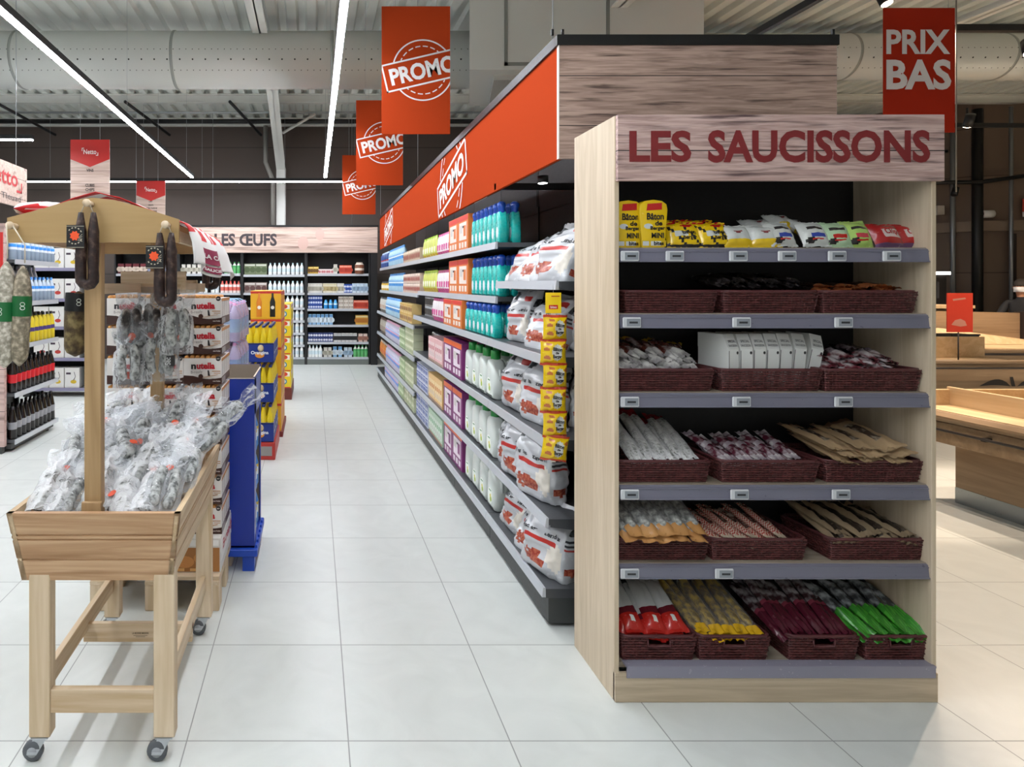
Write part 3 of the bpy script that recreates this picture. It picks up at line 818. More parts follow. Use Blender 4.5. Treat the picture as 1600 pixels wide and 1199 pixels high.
# second shelf
fill(lying('sausage_pack', 'x', 'sausage pack', .06, .24, .028, [vac('0c0a0b', '4a4446'), vac('2a2426', '8b8788')], lambda u, v, s: 1 if v > .85 else 0, 2), 1, 1130, 1275, 5, 2, .14, 'black shiny sausage pack in the middle basket of the second shelf', 'black packs on the second shelf', dz=.045)
fill(lying('sausage_pack', 'x', 'sausage pack', .07, .24, .028, [vac('1a0f0c', '4a3024'), sh('a8623a')], lambda u, v, s: 1 if v < .22 else 0, 4), 1, 1288, 1425, 4, 2, .06, 'dark pack with orange edge in the right basket of the second shelf', 'orange edged packs on the second shelf', dz=.036, drise=.015)
# third shelf
fill(lying('sausage_pack', 'x', 'sausage pack', .09, .2, .035, [vac('5a2a22', 'a79d9a', 22), vac('9a9696', 'd8d6d2'), sh('c7a32c')], lambda u, v, s: 1 if v < .3 else (2 if v > .86 else 0), 6, wr=.012), 2, 972, 1105, 4, 3, .35, 'shiny silver and brown sausage pack in the left basket of the third shelf', 'mixed shiny packs on the third shelf', jit=.6, dz=.03)
fill(lying('sausage_pack', 'x', 'sausage pack', .085, .2, .034, [vac('2c1a20', '8d8288', 24), vac('6a3038', 'b7aeb0')], lambda u, v, s: 1 if v < .25 else 0, 9, wr=.012), 2, 1290, 1430, 4, 3, .2, 'purple vacuum packed sausage in the right basket of the third shelf', 'purple vacuum packs on the third shelf', jit=.7, dz=.03)
# white cartons
def white_carton():
    t = thing('sausage_carton', 'x', 'carton')
    W, H, D = .052, .165, .15
    mb = MB(); mb.box(-W/2, W/2, 0, D, 0, H-.045, 0, .001); mb.prism([(-W/2-.001, 0, H-.047), (-W/2-.001, D, H-.047), (-W/2-.001, D, H), (-W/2-.001, .03, H)], (W+.002, 0, 0), 0)
    mb.build('carton_body', M('d5d6d2', .45), t)
    mb = MB(); mb.prism([(-.004, -.0008, .0), (W/2, -.0008, 0), (W/2, -.0008, .062), (.008, -.0008, .045), (.002, -.0008, .03), (.01, -.0008, .018)], (0, .0005, 0), 0)
    mb.box(-W/2, -W/2+.002, -.0008, 0, 0, H-.05, 1)
    mb.lathe([(.005, 0), (.005, .0006)], 8, T=Matrix.Translation((.018, 0, .108)) @ Matrix.Rotation(PI/2, 4, 'X'), mi=1)
    nr = Vector((0, -.047, .03)).normalized(); up = Vector((0, .03, .047)).normalized()
    mb.text('SPECIAL', .038, .009, (0, .012, H-.022), (1, 0, 0), up, 2, .02); mb.text('SAUCISSON', .042, .008, (0, .006, H-.035), (1, 0, 0), up, 2, .02)
    mb.text('10', .012, .012, (-.012, 0, .045), (1, 0, 0), (0, 0, 1), 2, .02)
    mb.build('print', [M('3b3b3b', .5), M('262626', .5), M('55565a', .5)], t)
    return Proto(t)
WC = white_carton()
lean = [0, 0, .02, .04, .05, .1, .22]
for k in range(7):
    x = 1143+k*21.5
    WC.put(((x-490)*2.54/950, 2.525+.006*k, SHZ[2]+.012), (0, lean[k], .04 if k else .25), 'white sausage carton with black corner in the middle basket' if k not in (0, 6) else ('white sausage carton turned at the left of its row', 'white sausage carton leaning at the right end of its row')[k == 6], 'white cartons on the third shelf' if k not in (0, 6) else None, (1, 1, 1.34))
# fourth shelf
MOULD = mottled('6f716e', 'c2c4be', 55, .6, .5, .35, .62, c3='9a9b96')
fill(sleeve('sausage_stick', 'x', 'sausage', .33, .015, MOULD, None, 0, 3, sh('8e1f2b')), 3, 985, 1098, 5, 2, .42, 'long pale sausage stick in clear sleeve with dark red top', 'long pale sticks on the fourth shelf', rz=.0, jit=.03, y0=0, dz=.015)
fill(lying('sausage_pack', 'x', 'sausage pack', .06, .22, .03, [vac('5b2333', 'b5a8ae', 30), vac('a89ca4', 'ddd8da')], lambda u, v, s: 1 if int(v*7) % 3 == 0 else 0, 12, wr=.01), 3, 1130, 1272, 5, 2, .3, 'purple and white sausage pack in the middle basket of the fourth shelf', 'purple and white packs on the fourth shelf', rz=.2, jit=.2)
KRAFT = M('a88e6c', .6, 0, .3, 0, None, .5, 30)
fill(lying('sausage_pack', 'x', 'sausage pack', .105, .26, .03, [KRAFT, vac('4a3a30', 'b5a894', 24), M('6b4d36', .5)], lambda u, v, s: 1 if (not s and .3 < u < .72 and .25 < v < .8) else (2 if v > .9 else 0), 15, wr=.012), 3, 1292, 1430, 3, 3, .2, 'brown paper sausage pack with clear window on the fourth shelf', 'brown paper packs on the fourth shelf', rz=.12, jit=.15, y0=-.035, dz=.036)
# fifth shelf
fill(sleeve('sausage_stick', 'x', 'sausage', .34, .021, MOULD, sh('b3834f'), .16, 5), 4, 966, 1096, 5, 2, .33, 'whitish dry sausage in clear sleeve with orange paper end', 'sausages with orange paper ends', rz=.0, jit=.03, y0=-.07, dz=.045)
def checked():
    m, nt, b = _new('red_check'); tc = N(nt, 'ShaderNodeTexCoord'); ck = N(nt, 'ShaderNodeTexChecker'); ck.inputs['Scale'].default_value = 160
    ck.inputs[1].default_value = lin('a82c28'); ck.inputs[2].default_value = lin('d9c7b4'); nt.links.new(tc.outputs['Object'], ck.inputs[0]); nt.links.new(ck.outputs[0], b.inputs['Base Color']); b.inputs['Roughness'].default_value = .25
    return m
fill(lying('sausage_pack', 'x', 'sausage pack', .055, .25, .028, [checked(), sh('c9b8a2'), vac('4a2a22', '9a8a80')], lambda u, v, s: 1 if v < .12 else (2 if .3 < u < .7 and v > .4 else 0), 17), 4, 1108, 1240, 6, 2, .22, 'red checked sausage pack in the middle basket of the fifth shelf', 'red checked packs on the fifth shelf', rz=.2, jit=.12, y0=0)
fill(lying('sausage_pack', 'x', 'sausage pack', .09, .25, .035, [M('8f7c62', .6, 0, .3, 0, None, .5, 30), vac('14100e', '3f352d', 24)], lambda u, v, s: 1 if (not s and .25 < u < .75 and v > .12) else 0, 19, wr=.014), 4, 1298, 1436, 4, 2, .25, 'crumpled kraft sausage pack with dark window on the fifth shelf', 'kraft packs on the fifth shelf', rz=.15, jit=.2, y0=-.01, dz=.02)
# bottom
fill(lying('sausage_pack', 'x', 'sausage pack', .085, .27, .05, [sh('b8bab8'), sh('b3231c'), sh('5e1420'), sh('d8d6d0')], lambda u, v, s: 3 if (blob(u, v, .5, .2, .16, .06) and not s) else (1 if v < .3 else (2 if v < .42 else 0)), 21, wr=.01), 5, 970, 1078, 3, 2, .42, 'grey sausage bag with red end in the bottom left basket', 'red ended bags in the bottom basket', rz=.0, jit=.06, y0=-.01, dz=.03)
fill(sleeve('sausage_stick', 'x', 'sausage', .34, .018, mottled('6b5a3a', 'b89a40', 40, .3, .4), sh('cfa21c'), .13, 7), 5, 1088, 1190, 5, 2, .38, 'sausage in clear sleeve with yellow end in a bottom basket', 'yellow ended sausages in the bottom basket', rz=.06, jit=.05, y0=-.02, dz=.03)
fill(lying('sausage_pack', 'x', 'sausage pack', .055, .32, .036, [vac('3a2226', '8f8a8c'), sh('4d1525'), sh('7a3140')], lambda u, v, s: 1 if v < .38 else (2 if v < .45 else 0), 23, wr=.01), 5, 1215, 1330, 6, 2, .38, 'dark red ended sausage pack in a bottom basket', 'dark red packs in the bottom basket', rz=.08, jit=.08, y0=-.02, dz=.03)
fill(lying('sausage_pack', 'x', 'sausage pack', .055, .32, .036, [vac('3a3c3e', '8f9496'), sh('2f7d24'), sh('449a30')], lambda u, v, s: (1 if (u*9+v*5) % 2 < 1.2 else 2) if v < .42 else 0, 25, wr=.012), 5, 1338, 1445, 5, 2, .36, 'green ended sausage pack in the bottom right basket', 'green ended packs in the bottom basket', rz=.2, jit=.15, y0=-.03, dz=.03)
# ================================================================ PROMO GONDOLA ON THE RIGHT OF THE AISLE
GXL, GXU, GXB = 1.15, 1.20, 1.88
SLAT = M('151517', .5); SHELFM = M('55575a', .4, .4); KICK = M('3b3d3c', .5)
NEARZ = [(1.97, GXU), (1.61, GXU), (1.335, GXL), (.925, GXL), (.535, GXL), (.19, GXL-.015)]
BAGZ = [(1.71, GXU), (1.335, GXL), (.925, GXL), (.535, GXL), (.19, GXL-.015)]
FARZ = [(1.97, GXU), (1.58, GXU), (1.21, GXL), (.84, GXL), (.44, GXL), (.19, GXL-.015)]
blabs = ['black shelving bay of charcoal bags nearest the sausage cabinet', 'black shelving bay of teal bottles beside the charcoal bay', 'shelving bay holding tall orange and purple boxes', 'shelving bay holding lime topped packs at eye level',
         'shelving bay of stacked cream cartons', 'shelving bay where pale blue bottles begin', 'shelving bay full of pale blue bottles', 'last shelving bay of the promo aisle, near the egg section']
for b in range(8):
    y0, y1 = 3.0+b, 4.0+b
    t = thing('shelving_bay', blabs[b], 'shelving', (GXB, y0, 0), 0, 'shelving bays of the promo aisle')
    T = Matrix.Translation((-GXB, -y0, 0))
    mb = MB(); mb.box(GXB-.03, GXB, y0+.004, y1-.004, .1, 2.62, T=T)
    for k in range(10): mb.box(GXB-.034, GXB-.03, y0+.03, y1-.03, .3+k*.22, .5+k*.22, T=T)
    mb.build('back_panel', SLAT, t)
    MB().box(GXB-.04, GXB+.04, y0-.02, y0+.02, 0, 2.33, T=T).build('upright', SLAT, t)
    mb = MB(); mb.box(GXL+.01, GXB-.035, y0+.003, y1-.003, .02, .145, T=T); mb.build('kick_base', KICK, t)
    for yy in (y0+.1, y1-.1):
        MB().lathe([(.03, 0), (.03, .008), (.008, .012), (.008, .03)], 10, (GXL+.05-GXB, yy-y0, 0)).build('foot', DARK, t)
    for z, xf in (BAGZ if b == 0 else NEARZ if b < 4 else FARZ):
        s = MB().box(xf+.012, GXB-.035, y0+.003, y1-.003, z-.03 if z > .3 else z-.045, z, T=T).build('shelf', SHELFM, t)
        mb = MB(); e = .0 if b not in (0, 1, 4) else .004
        mb.prism([(xf, y0+e, z+.004), (xf+.012, y0+e, z+.004), (xf+.012, y0+e, z-.042), (xf-.006, y0+e, z-.042)], (0, 1-e, 0))
        mb = MB().add([T @ Vector(p) for p in mb.v], mb.f); mb.build('price_rail', LIPM, s)
    if b == 0:
        for z, xf in BAGZ[:4]:
            MB().prism([(xf+.02, y0+.001, z), (GXB-.05, y0+.001, z), (GXB-.05, y0+.001, z-.12), (xf+.02, y0+.001, z-.04)], (0, .004, 0)).build('shelf_bracket', SHELFM, t).location = (-GXB, -y0, 0)

# header fascia
FAS = M('ae4223', .8, 0, 0)
t = thing('promo_fascia', 'long orange header board with white stamps above the promo shelves', 'header sign', (GXU, 3.0, 2.31))
T = Matrix.Translation((-GXU, -3.0, -2.31))
bd = MB().box(GXU, GXU+.02, 3.0, 11.0, 2.31, 2.865, T=T).build('orange_board', FAS, t)
mb = MB()
for yc in (5.32, 9.75):
    mb = MB().stamp((GXU, yc, 2.59), (0, -1, 0), (0, 0, 1), 0, r=.44, rh=.155, rw=1.12, ang=.22, rect=(-.9, .9, -.275, .27), d=.002)
    mb = MB().add([T @ Vector(p) for p in mb.v], mb.f, mb.m); mb.build('stamp_print', M('eceae4', .4), bd)
MB().box(GXU-.012, GXU+.03, 2.99, 11.0, 2.865, 2.915, T=T).build('top_rail', BLACK, t)
mb = MB()
for k in range(5): mb.box(GXU+.1, GXB, 4.0+k*1.7, 4.03+k*1.7, 2.3, 2.33, T=T)
MB().box(GXU, GXB, 4.0, 4.04, 2.32, 2.36, T=T).build('bracket_arm', BLACK, t)
for yy in (3.05, 7, 10.9):
    MB().tube([T @ Vector((GXU, yy, 2.915)), T @ Vector((GXU, yy, 5.3))], .003, 5).build('suspension_wire', STEEL, t)
t = thing('header_panel', 'wood-effect header panel with black top bar above and behind the sausage sign', 'header sign', (GXU, 2.99, 2.31))
T = Matrix.Translation((-GXU, -2.99, -2.31))
w = MB().box(GXU+.001, 2.558, 2.972, 2.99, 2.31, 2.865).build('wood_board', PANELWOOD, t, (-GXU, -2.99, -2.31))
mb = MB(); mb.box(GXU-.012, 2.565, 2.965, 2.998, 2.865, 2.915)
mb.build('top_bar', BLACK, t, (-GXU, -2.99, -2.31))
MB().box(GXU-.003, GXU+.001, 2.97, 2.992, 2.31, 2.865).build('edge_strip', M('d8cfc4', .5), t, (-GXU, -2.99, -2.31))
for xx in (GXU+.02, 1.17, 2.545): MB().box(xx-.006, xx+.006, 2.975, 2.985, 2.915, 2.945).build('hook', BLACK, t, (-GXU, -2.99, -2.31))
t = thing('spotlight', 'small lit spotlight under the orange header board', 'spotlight', (1.3, 3.45, 2.27))
MB().cyl((0, 0, .04), (0, 0, 0), .03).build('lamp_head', BLACK, t); MB().lathe([(.025, -.001), (.025, -.003)], 14).build('lens', glow('ffffff', 12, 'small_led'), t)

# ---------------------------------------------------------------- products
def row(pr, z, xf, y0, y1, n, label, group, rows=1, dx=.1, dy=.0, layers=1, lh=.1, rnd=.004, rot=0):
    """facings between two depths along the aisle, fronts to the aisle"""
    for L in range(layers):
        for r in range(rows):
            for k in range(n):
                yy = y0+(y1-y0)*(k+.5)/n
                pr.put((xf+.03+r*dx+random.uniform(0, rnd), yy+random.uniform(-rnd, rnd), z+L*lh), (0, 0, -PI/2+rot), label, group)
TEAL, BLUEC = M('19b3ab', .28, 0, .5, .3), M('1747a8', .3, 0, .5, .3)
def teal_bottle():
    t = thing('cleaner_bottle', 'x', 'bottle')
    h = .27; MB().slab([(-.043, .004), (-.038, 0), (.038, 0), (.043, .004), (.045, .14), (.036, .165), (.02, .215), (-.02, .215), (-.036, .165), (-.045, .14)], .06, .014, T=Matrix.Translation((0, .03, 0))).build('bottle_body', TEAL, t)
    MB().lathe([(.023, .205), (.025, .215), (.024, .24), (.03, .25), (.028, .272), (.014, .285)], 12, (0, .03, 0)).build('cap', BLUEC, t)
    MB().lathe([(.026, 0), (.026, .0008)], 16, T=Matrix.Translation((0, -.0005, .075)) @ Matrix.Rotation(PI/2, 4, 'X') @ Matrix.Diagonal((1, 1.45, 1, 1))).build('label_print', M('dfe9ec', .4), t)
    return Proto(t)
TB = teal_bottle()
row(TB, 1.97, GXU+.01, 4.06, 4.80, 7, 'teal bottle with blue cap on the top shelf', 'teal bottles on the top shelf', 2, .09)
row(TB, 1.61, GXU+.01, 4.06, 4.80, 7, 'teal bottle with blue cap on the second shelf down', 'teal bottles on the second shelf', 2, .09)
def put_s(pr, z, xf, y0, y1, n, label, group, sc, rows=1, dx=.1):
    for r in range(rows):
        for k in range(n): pr.put((xf+.03+r*dx, y0+(y1-y0)*(k+.5)/n, z), (0, 0, -PI/2), label, group, sc)
put_s(TB, 1.335, GXL+.01, 4.0, 4.80, 7, 'teal bottle with blue cap on the third shelf down', 'teal bottles on the third shelf', (1, 1, .79), 2, .09)
def big_box(c_main, c_top, c_panel, name, W=.335, H=.29, D=.13, style=0):
    t = thing(name, 'x', 'box')
    MB().box(-W/2, W/2, 0, D, 0, H, 0, .002).build('box_body', [M(c_main, .4)], t)
    mb = MB(); y = -.0006
    def q(x0, x1, z0, z1, mi, yy=y): mb.add([(x0*W, yy, z0*H), (x1*W, yy, z0*H), (x1*W, yy, z1*H), (x0*W, yy, z1*H)], [(0, 1, 2, 3)], mi)
    if style == 0:
        q(-.49, .49, .84, .985, 0); q(-.36, .36, .3, .8, 1); q(-.3, -.05, .5, .72, 2, y*2); q(.08, .3, .4, .7, 3, y*2)
        for k in range(3): q(-.38+k*.28, -.2+k*.28, .08, .24, 1)
        q(-.02, .12, .64, .7, 4, y*3)
    elif style == 1:
        for k in range(4): q(-.45+k*.235, -.29+k*.235, .18, .8, 1); q(-.43+k*.235, -.31+k*.235, .5, .66, 3, y*2); q(-.42+k*.235, -.33+k*.235, .24, .4, 2, y*2)
        q(-.49, .49, .0, .1, 4)
    mb.build('print', [M(c_top, .4), M(c_panel, .45), M('cfcac6', .5), M(c_main, .4) if style == 0 else M(c_top, .4), M('3a3338', .5) if style == 0 else M('a98d7c', .5)], t)
    return Proto(t)
OB = big_box('e07a35', 'd8352b', 'e9dcd2', 'detergent_box'); PB = big_box('7d2a6d', 'e4622a', 'e6d8e2', 'detergent_box')
PKB = big_box('e3b3b4', 'c9707a', 'f0dcda', 'tissue_box', .33, .24, .14, 1); YB = big_box('e6bd7c', 'd3803a', 'f2dcae', 'tissue_box', .33, .26, .14, 1); GB = big_box('bcd8bd', '6fae7c', 'e4eee2', 'tissue_box', .33, .24, .14, 1)
for nm, z, xf in (('top shelf', 1.97, GXU), ('second shelf', 1.61, GXU), ('third shelf', 1.335, GXL)):
    put_s(OB, z, xf, 4.84, 5.53, 2, 'tall orange and white box with red top on the '+nm+' of the promo aisle', 'orange boxes on the '+nm, (1, 1, 1 if z > 1.4 else .78), 2, .15)
for nm, z in (('fourth shelf', .925), ('fifth shelf', .535), ('bottom shelf', .19)):
    row(PB, z, GXL, 4.84, 5.53, 2, 'tall purple box with orange top on the '+nm+' of the promo aisle', 'purple boxes on the '+nm, 2, .15)
row(PKB, .925, GXL, 5.58, 6.25, 2, 'pale pink printed box beside the purple boxes', 'pink boxes on the fourth shelf', 2, .16)
row(YB, .535, GXL, 5.58, 6.25, 2, 'yellow orange printed box beside the purple boxes', 'yellow boxes on the fifth shelf', 2, .16)
row(GB, .19, GXL, 5.58, 6.25, 2, 'pale green printed box beside the purple boxes', 'green boxes on the bottom shelf', 2, .16)
def pouch(c1, c2, c3, c4, W=.105, H=.22, name='refill_pouch'):
    mb = MB()
    pillow(mb, W, H, .07, 4, lambda u, v, s: 1 if v > .86 else (2 if (.25 < v < .5 and not s and .2 < u < .8) else (3 if v < .2 else 0)), 10, 16, .003, .03, False, 0, .03)
    o = mb.build(name, [M(c1, .3), M(c2, .3), M(c3, .3), M(c4, .3)]); tag(o, 'x', 'pack'); return Proto(o)
PP = pouch('e6dfe0', 'c43d86', 'd0408f', 'd9458f'); LP = pouch('cdd36a', 'a9d01c', 'f0f0d8', 'd8b52a', .12, .23)
for nm, z, xf in (('top shelf', 1.97, GXU), ('second shelf', 1.61, GXU), ('third shelf', 1.335, GXL)):
    row(PP, z, xf+.04, 5.56, 6.18, 6, 'white and pink pouch on the '+nm+' of the promo aisle', 'pink pouches on the '+nm, 2, .08)
    if z > 1.4: row(LP, z, xf+.04, 6.22, 6.98, 6, 'yellow pouch with lime green top on the '+nm, 'lime topped pouches on the '+nm, 2, .08)
JUGW, JUGG = M('d3d9d3', .3, 0, .5, .3), M('1f8a3a', .3, 0, .5, .3)
def jug():
    t = thing('detergent_jug', 'x', 'jug')
    pl = [(-.08, .006), (-.072, 0), (.072, 0), (.08, .006), (.084, .10), (.08, .17), (.062, .215), (.03, .248), (-.012, .262), (-.05, .262), (-.066, .24), (-.078, .17), (-.084, .1)]
    MB().slab(pl, .11, .03, T=Matrix.Translation((0, .055, 0))).build('jug_body', JUGW, t)
    MB().lathe([(.03, .255), (.033, .262), (.032, .315), (.028, .32)], 14, (-.03, .055, 0)).build('cap', JUGG, t)
    mb = MB(); mb.lathe([(.05, 0), (.05, .0008)], 18, T=Matrix.Translation((.0, -.0005, .085)) @ Matrix.Rotation(PI/2, 4, 'X') @ Matrix.Diagonal((1, 1.1, 1, 1)), mi=0)
    mb.lathe([(.018, 0), (.018, .0012)], 10, T=Matrix.Translation((.02, -.0008, .07)) @ Matrix.Rotation(PI/2, 4, 'X'), mi=1); mb.lathe([(.012, 0), (.012, .0014)], 10, T=Matrix.Translation((.012, -.0008, .09)) @ Matrix.Rotation(PI/2, 4, 'X'), mi=2)
    mb.box(-.02, .03, -.0016, -.0006, .12, .128, 3)
    mb.build('label_print', [M('eef3ea', .4), M('a8c22c', .4), M('d8c832', .4), M('2f7a3c', .4)], t)
    # grip hollow shown as a raised handle
    MB().tube([(.075, .055, .2), (.085, .055, .17), (.088, .055, .13)], .01, 6).build('handle', JUGW, t)
    return Proto(t)
JG = jug()
row(JG, .925, GXL+.005, 4.02, 4.80, 4, 'white jug with green cap on the fourth shelf down', 'white jugs on the fourth shelf', 2, .13)
row(JG, .535, GXL+.005, 4.02, 4.80, 4, 'white jug with green cap on the fifth shelf down', 'white jugs on the fifth shelf', 2, .13)
row(JG, .19, GXL+.005, 3.98, 4.80, 4, 'white jug with green cap on the bottom shelf', 'white jugs on the bottom shelf', 2, .13)

# charcoal sacks
def sack(W, H, T, seed, nu=44, nv=34):
    t = MB()
    def fn(u, v):
        th = 2*PI*(u-.5)-PI/2; c, s = math.cos(th), math.sin(th)
        full = min(1, v/.12)**.5*.35+.65 if v < .12 else 1
        k = max(0, (v-.55)/.45)
        tt = T*(1-.93*k**1.3)*full; ww = W*(1+.08*k)*(.93+.07*full)
        x = ww/2*math.copysign(abs(c)**.55, c); y = tt/2*math.copysign(abs(s)**.55, s)
        w = nz3(c*2+seed, s*2, v*5)*.024+nz3(c*6+seed, s*6, v*13)*.014
        x += w*c*.6; y += w*s
        z = v*H+nz3(c*3, s*3, seed)*.015*v
        if k > 0: y += math.sin(k*2.2)*.05*k+nz3(c*3+seed, v*3, 1)*.03*k
        return (x, y+T/2, z)
    def zone(u, v):
        a = (u-.5)/.19
        if abs(a) < 1:
            if blob(a, v, -.15, .2, .3, .1) and nz3(a*7, v*16, seed) > -.28: return 1
            if .45 < v < .49 and -.5 < a < .5: return 2
            if blob(a, v, .3, .78, .22, .055): return 2
            if blob(a, v, -.5, .84, .3, .07): return 3
            if blob(a, v, .5, .3, .35, .2): return 5
        a = (u-.75)/.09
        if abs(a) < 1:
            if blob(a, v, 0, .72, .6, .08): return 3
            if .5 < v < .52 and abs(a) < .7: return 4
            if .56 < v < .58 and abs(a) < .8: return 4
            if .44 < v < .46 and abs(a) < .8: return 2
            if blob(a, v, .1, .16, .7, .06): return 1
        return 0
    t.grid(fn, nu, nv, zone, wrap=True)
    v, f = text_fit('Viandes tendres', W*.78, .026, .03)
    vv = []
    for p in v:
        u = .5+p[0]/W*.31; q = Vector(fn(u, .58+p[1]/H)); q.y -= .002; vv.append(q)
    t.add(vv, f, 4)
    return t
SACKM = [M('c3c5c8', .25, 0, .7, .1, None, .35, 24), mottled('8f2e22', 'b5654a', 60, .4, .1), M('b8302a', .35), mottled('1d1e20', '55585c', 40, .4, .2), M('2c2d31', .45), M('d9d2c6', .35)]
sacks = []
for sd in (1, 5):
    o = sack(.31, .4, .15, sd).build('charcoal_bag', SACKM); tag(o, 'x', 'charcoal bag'); sacks.append(Proto(o))
def sk(i, x, y, z, tilt, rz, label, grp=None, sc=(1, 1, 1)):
    # rz turns the printed front from the aisle towards the camera; tilt leans the top to the back
    e = (Matrix.Rotation(-PI/2+rz, 4, 'Z') @ Matrix.Rotation(-tilt, 4, 'X')).to_euler()
    sacks[i].put((x, y, z), tuple(e), label, grp, sc)
sk(0, 1.22, 3.82, 1.715, .55, 0, 'white charcoal bag leaning back beside the teal bottles'); sk(1, 1.22, 3.53, 1.715, .5, .1, 'white charcoal bag leaning back in the middle of the top bag shelf'); sk(0, 1.21, 3.23, 1.715, .42, .25, 'white charcoal bag leaning back at the near end of the top bag shelf')
sk(1, 1.5, 3.13, 1.715, .3, .9, 'charcoal bag slumped behind the others beside the oak cabinet', None, (.9, .9, .8))
sk(0, 1.25, 3.78, 1.34, .06, .3, 'narrow charcoal bag standing beside the lower teal bottles', None, (.72, .8, .85)); sk(1, 1.22, 3.40, 1.34, .35, .15, 'charcoal bag behind the top of the hanging snack strip', None, (1, 1, .88)); sk(0, 1.45, 3.16, 1.34, .05, .6, 'charcoal bag in shade between snack strip and oak cabinet', None, (1, 1, .85))
sk(0, 1.20, 3.72, .93, .05, .15, 'charcoal bag standing beside the green capped jugs', None, (1, 1, .95)); sk(1, 1.20, 3.38, .93, .1, .2, 'charcoal bag half hidden by the lower snack strip bags', None, (1, 1, .95)); sk(1, 1.45, 3.15, .93, .1, .7, 'charcoal bag at the dark end of the middle shelf', None, (1, 1, .93))
sk(1, 1.22, 3.85, .54, .15, .3, 'crumpled charcoal bag beside the jugs of the fifth shelf', None, (.95, 1, .92)); sk(0, 1.18, 3.62, .54, .02, .25, 'second charcoal bag from the jugs on the fifth shelf'); sk(1, 1.17, 3.30, .54, 0, .3, 'large charcoal bag in front just under the yellow snack strip'); sk(0, 1.5, 3.16, .54, .05, .6, 'charcoal bag tucked behind the large one on the fifth shelf')
sk(0, 1.18, 3.74, .195, .35, .1, 'charcoal bag leaning beside the bottom shelf jugs', None, (1, 1, .8)); sk(1, 1.16, 3.42, .195, .45, .2, 'charcoal bag lying low in the middle of the bottom shelf', None, (.8, 1, .85)); sk(0, 1.16, 3.17, .195, .12, .35, 'charcoal bag standing at the near end of the bottom shelf', None, (1, 1, .92)); sk(1, 1.52, 3.14, .195, .1, .5, 'charcoal bag at the back corner of the bottom shelf')

# strip of hanging snack bags
hx, hy = 1.165, 2.955
t = thing('clip_strip', 'yellow header card and strip hanging from the charcoal shelf end', 'hanging strip', (hx, hy, 1.69))
mb = MB(); mb.box(-.038, .038, -.001, .001, -.135, -.035); mb.build('header_card', M('f0cf14', .4), t)
mb = MB(); mb.box(-.022, .022, -.0018, -.001, -.115, -.095, 0); mb.box(-.01, .03, -.0018, -.001, -.055, -.05, 1); mb.text('bites', .03, .012, (0, -.002, -.105), (1, 0, 0), (0, 0, 1), 2)
mb.build('print', [RED, M('b5542a', .5), WHITE], t)
MB().tube([(0, 0, -.04), (0, .004, .02)], .0012, 5).build('hook', STEEL, t)
MB().box(-.012, .012, .0, .0015, -.86, -.13).build('strip', M('d8d4c4', .4), t)
def zone_clip(u, v, s):
    if v > .9 or v < .08: return 1
    if not s and blob(u, v, .62, .5, .2, .32): return 2
    if not s and (blob(u, v, .22, .3, .14, .07) or blob(u, v, .2, .62, .1, .09) or blob(u, v, .88, .75, .08, .08) or blob(u, v, .3, .84, .12, .05)): return 3
    return 0
CB = pack('snack_bag', 'x', 'snack bag', .125, .128, .05, [Y1, sh('c2452a'), WH1, sh('b5642a'), BK1], zone_clip, 31, texts=(('Bâton', .045, .02, .62, .62, 4), ('de', .016, .012, .62, .48, 4), ('Berger', .045, .02, .62, .34, 4)), wr=.008, nu=20, nv=24)
for k in range(6):
    CB.put((hx+.004*(-1)**k, hy-.006, 1.69-.27-.116*k), (.05, .12*(k == 5), .1*(-1)**k), ('topmost yellow snack bag on the hanging strip', 'second yellow snack bag from the top of the strip', 'third yellow snack bag from the top of the strip', 'fourth yellow snack bag from the top of the strip', 'fifth yellow snack bag from the top of the strip', 'lowest yellow snack bag on the hanging strip, askew')[k])

# ---------------------------------------------------------------- the far half
def simple_bottle(name, cols, h, r, seg, n=8):
    """cols: materials, seg: (height fraction, radius fraction, material)"""
    mb = MB(); mb.lathe([(r*s[1], h*s[0], s[2]) for s in seg], n); o = mb.build(name, [M(*c) if isinstance(c, tuple) else c for c in cols]); tag(o, 'x', 'bottle'); return Proto(o)
LBB = simple_bottle('water_bottle', [('a9cbe0', .25), ('4b8fd0', .3), ('e4ecf2', .3), ('7db0dc', .3)], .27, .04, [(0, .9, 0), (.04, 1, 0), (.3, 1, 1), (.45, 1, 2), (.52, 1, 3), (.62, 1, 0), (.78, .75, 0), (.88, .36, 1), (.99, .36, 1), (1, .2, 1)])
LBP = simple_bottle('water_bottle', [('c4c0d6', .25), ('6d8fd0', .3), ('e2a9c2', .3), ('b3c2e4', .3)], .27, .04, [(0, .9, 0), (.04, 1, 0), (.3, 1, 1), (.45, 1, 2), (.52, 1, 3), (.62, 1, 0), (.78, .75, 0), (.88, .36, 2), (.99, .36, 2), (1, .2, 2)])
names = ('top', 'second', 'third', 'fourth', 'fifth', 'bottom')
for i, (z, xf) in enumerate(FARZ):
    pr = LBB if i < 3 else LBP
    row(pr, z, xf+.03, 8.4, 9.95, 18, ('pale blue bottle' if i < 3 else 'lilac blue bottle')+' in the far half of the promo aisle, %s shelf' % names[i], 'pale bottles on the far %s shelf' % names[i], 1)
def carton(name, c1, c2, c3, W, H, D, style=0):
    mb = MB(); mb.box(-W/2, W/2, 0, D, 0, H, 0, .002)
    y = -.0008
    for a in (-.25, .25):
        mb.lathe([(H*.26, 0), (H*.26, .0006)], 8, T=Matrix.Translation((a*W, y, H*.45)) @ Matrix.Rotation(PI/2, 4, 'X'), mi=1)
    mb.box(-W*.46, W*.46, y, 0, H*.78, H*.93, 2)
    o = mb.build(name, [M(c1, .45), M(c2, .45), M(c3, .45)]); tag(o, 'x', 'carton'); return Proto(o)
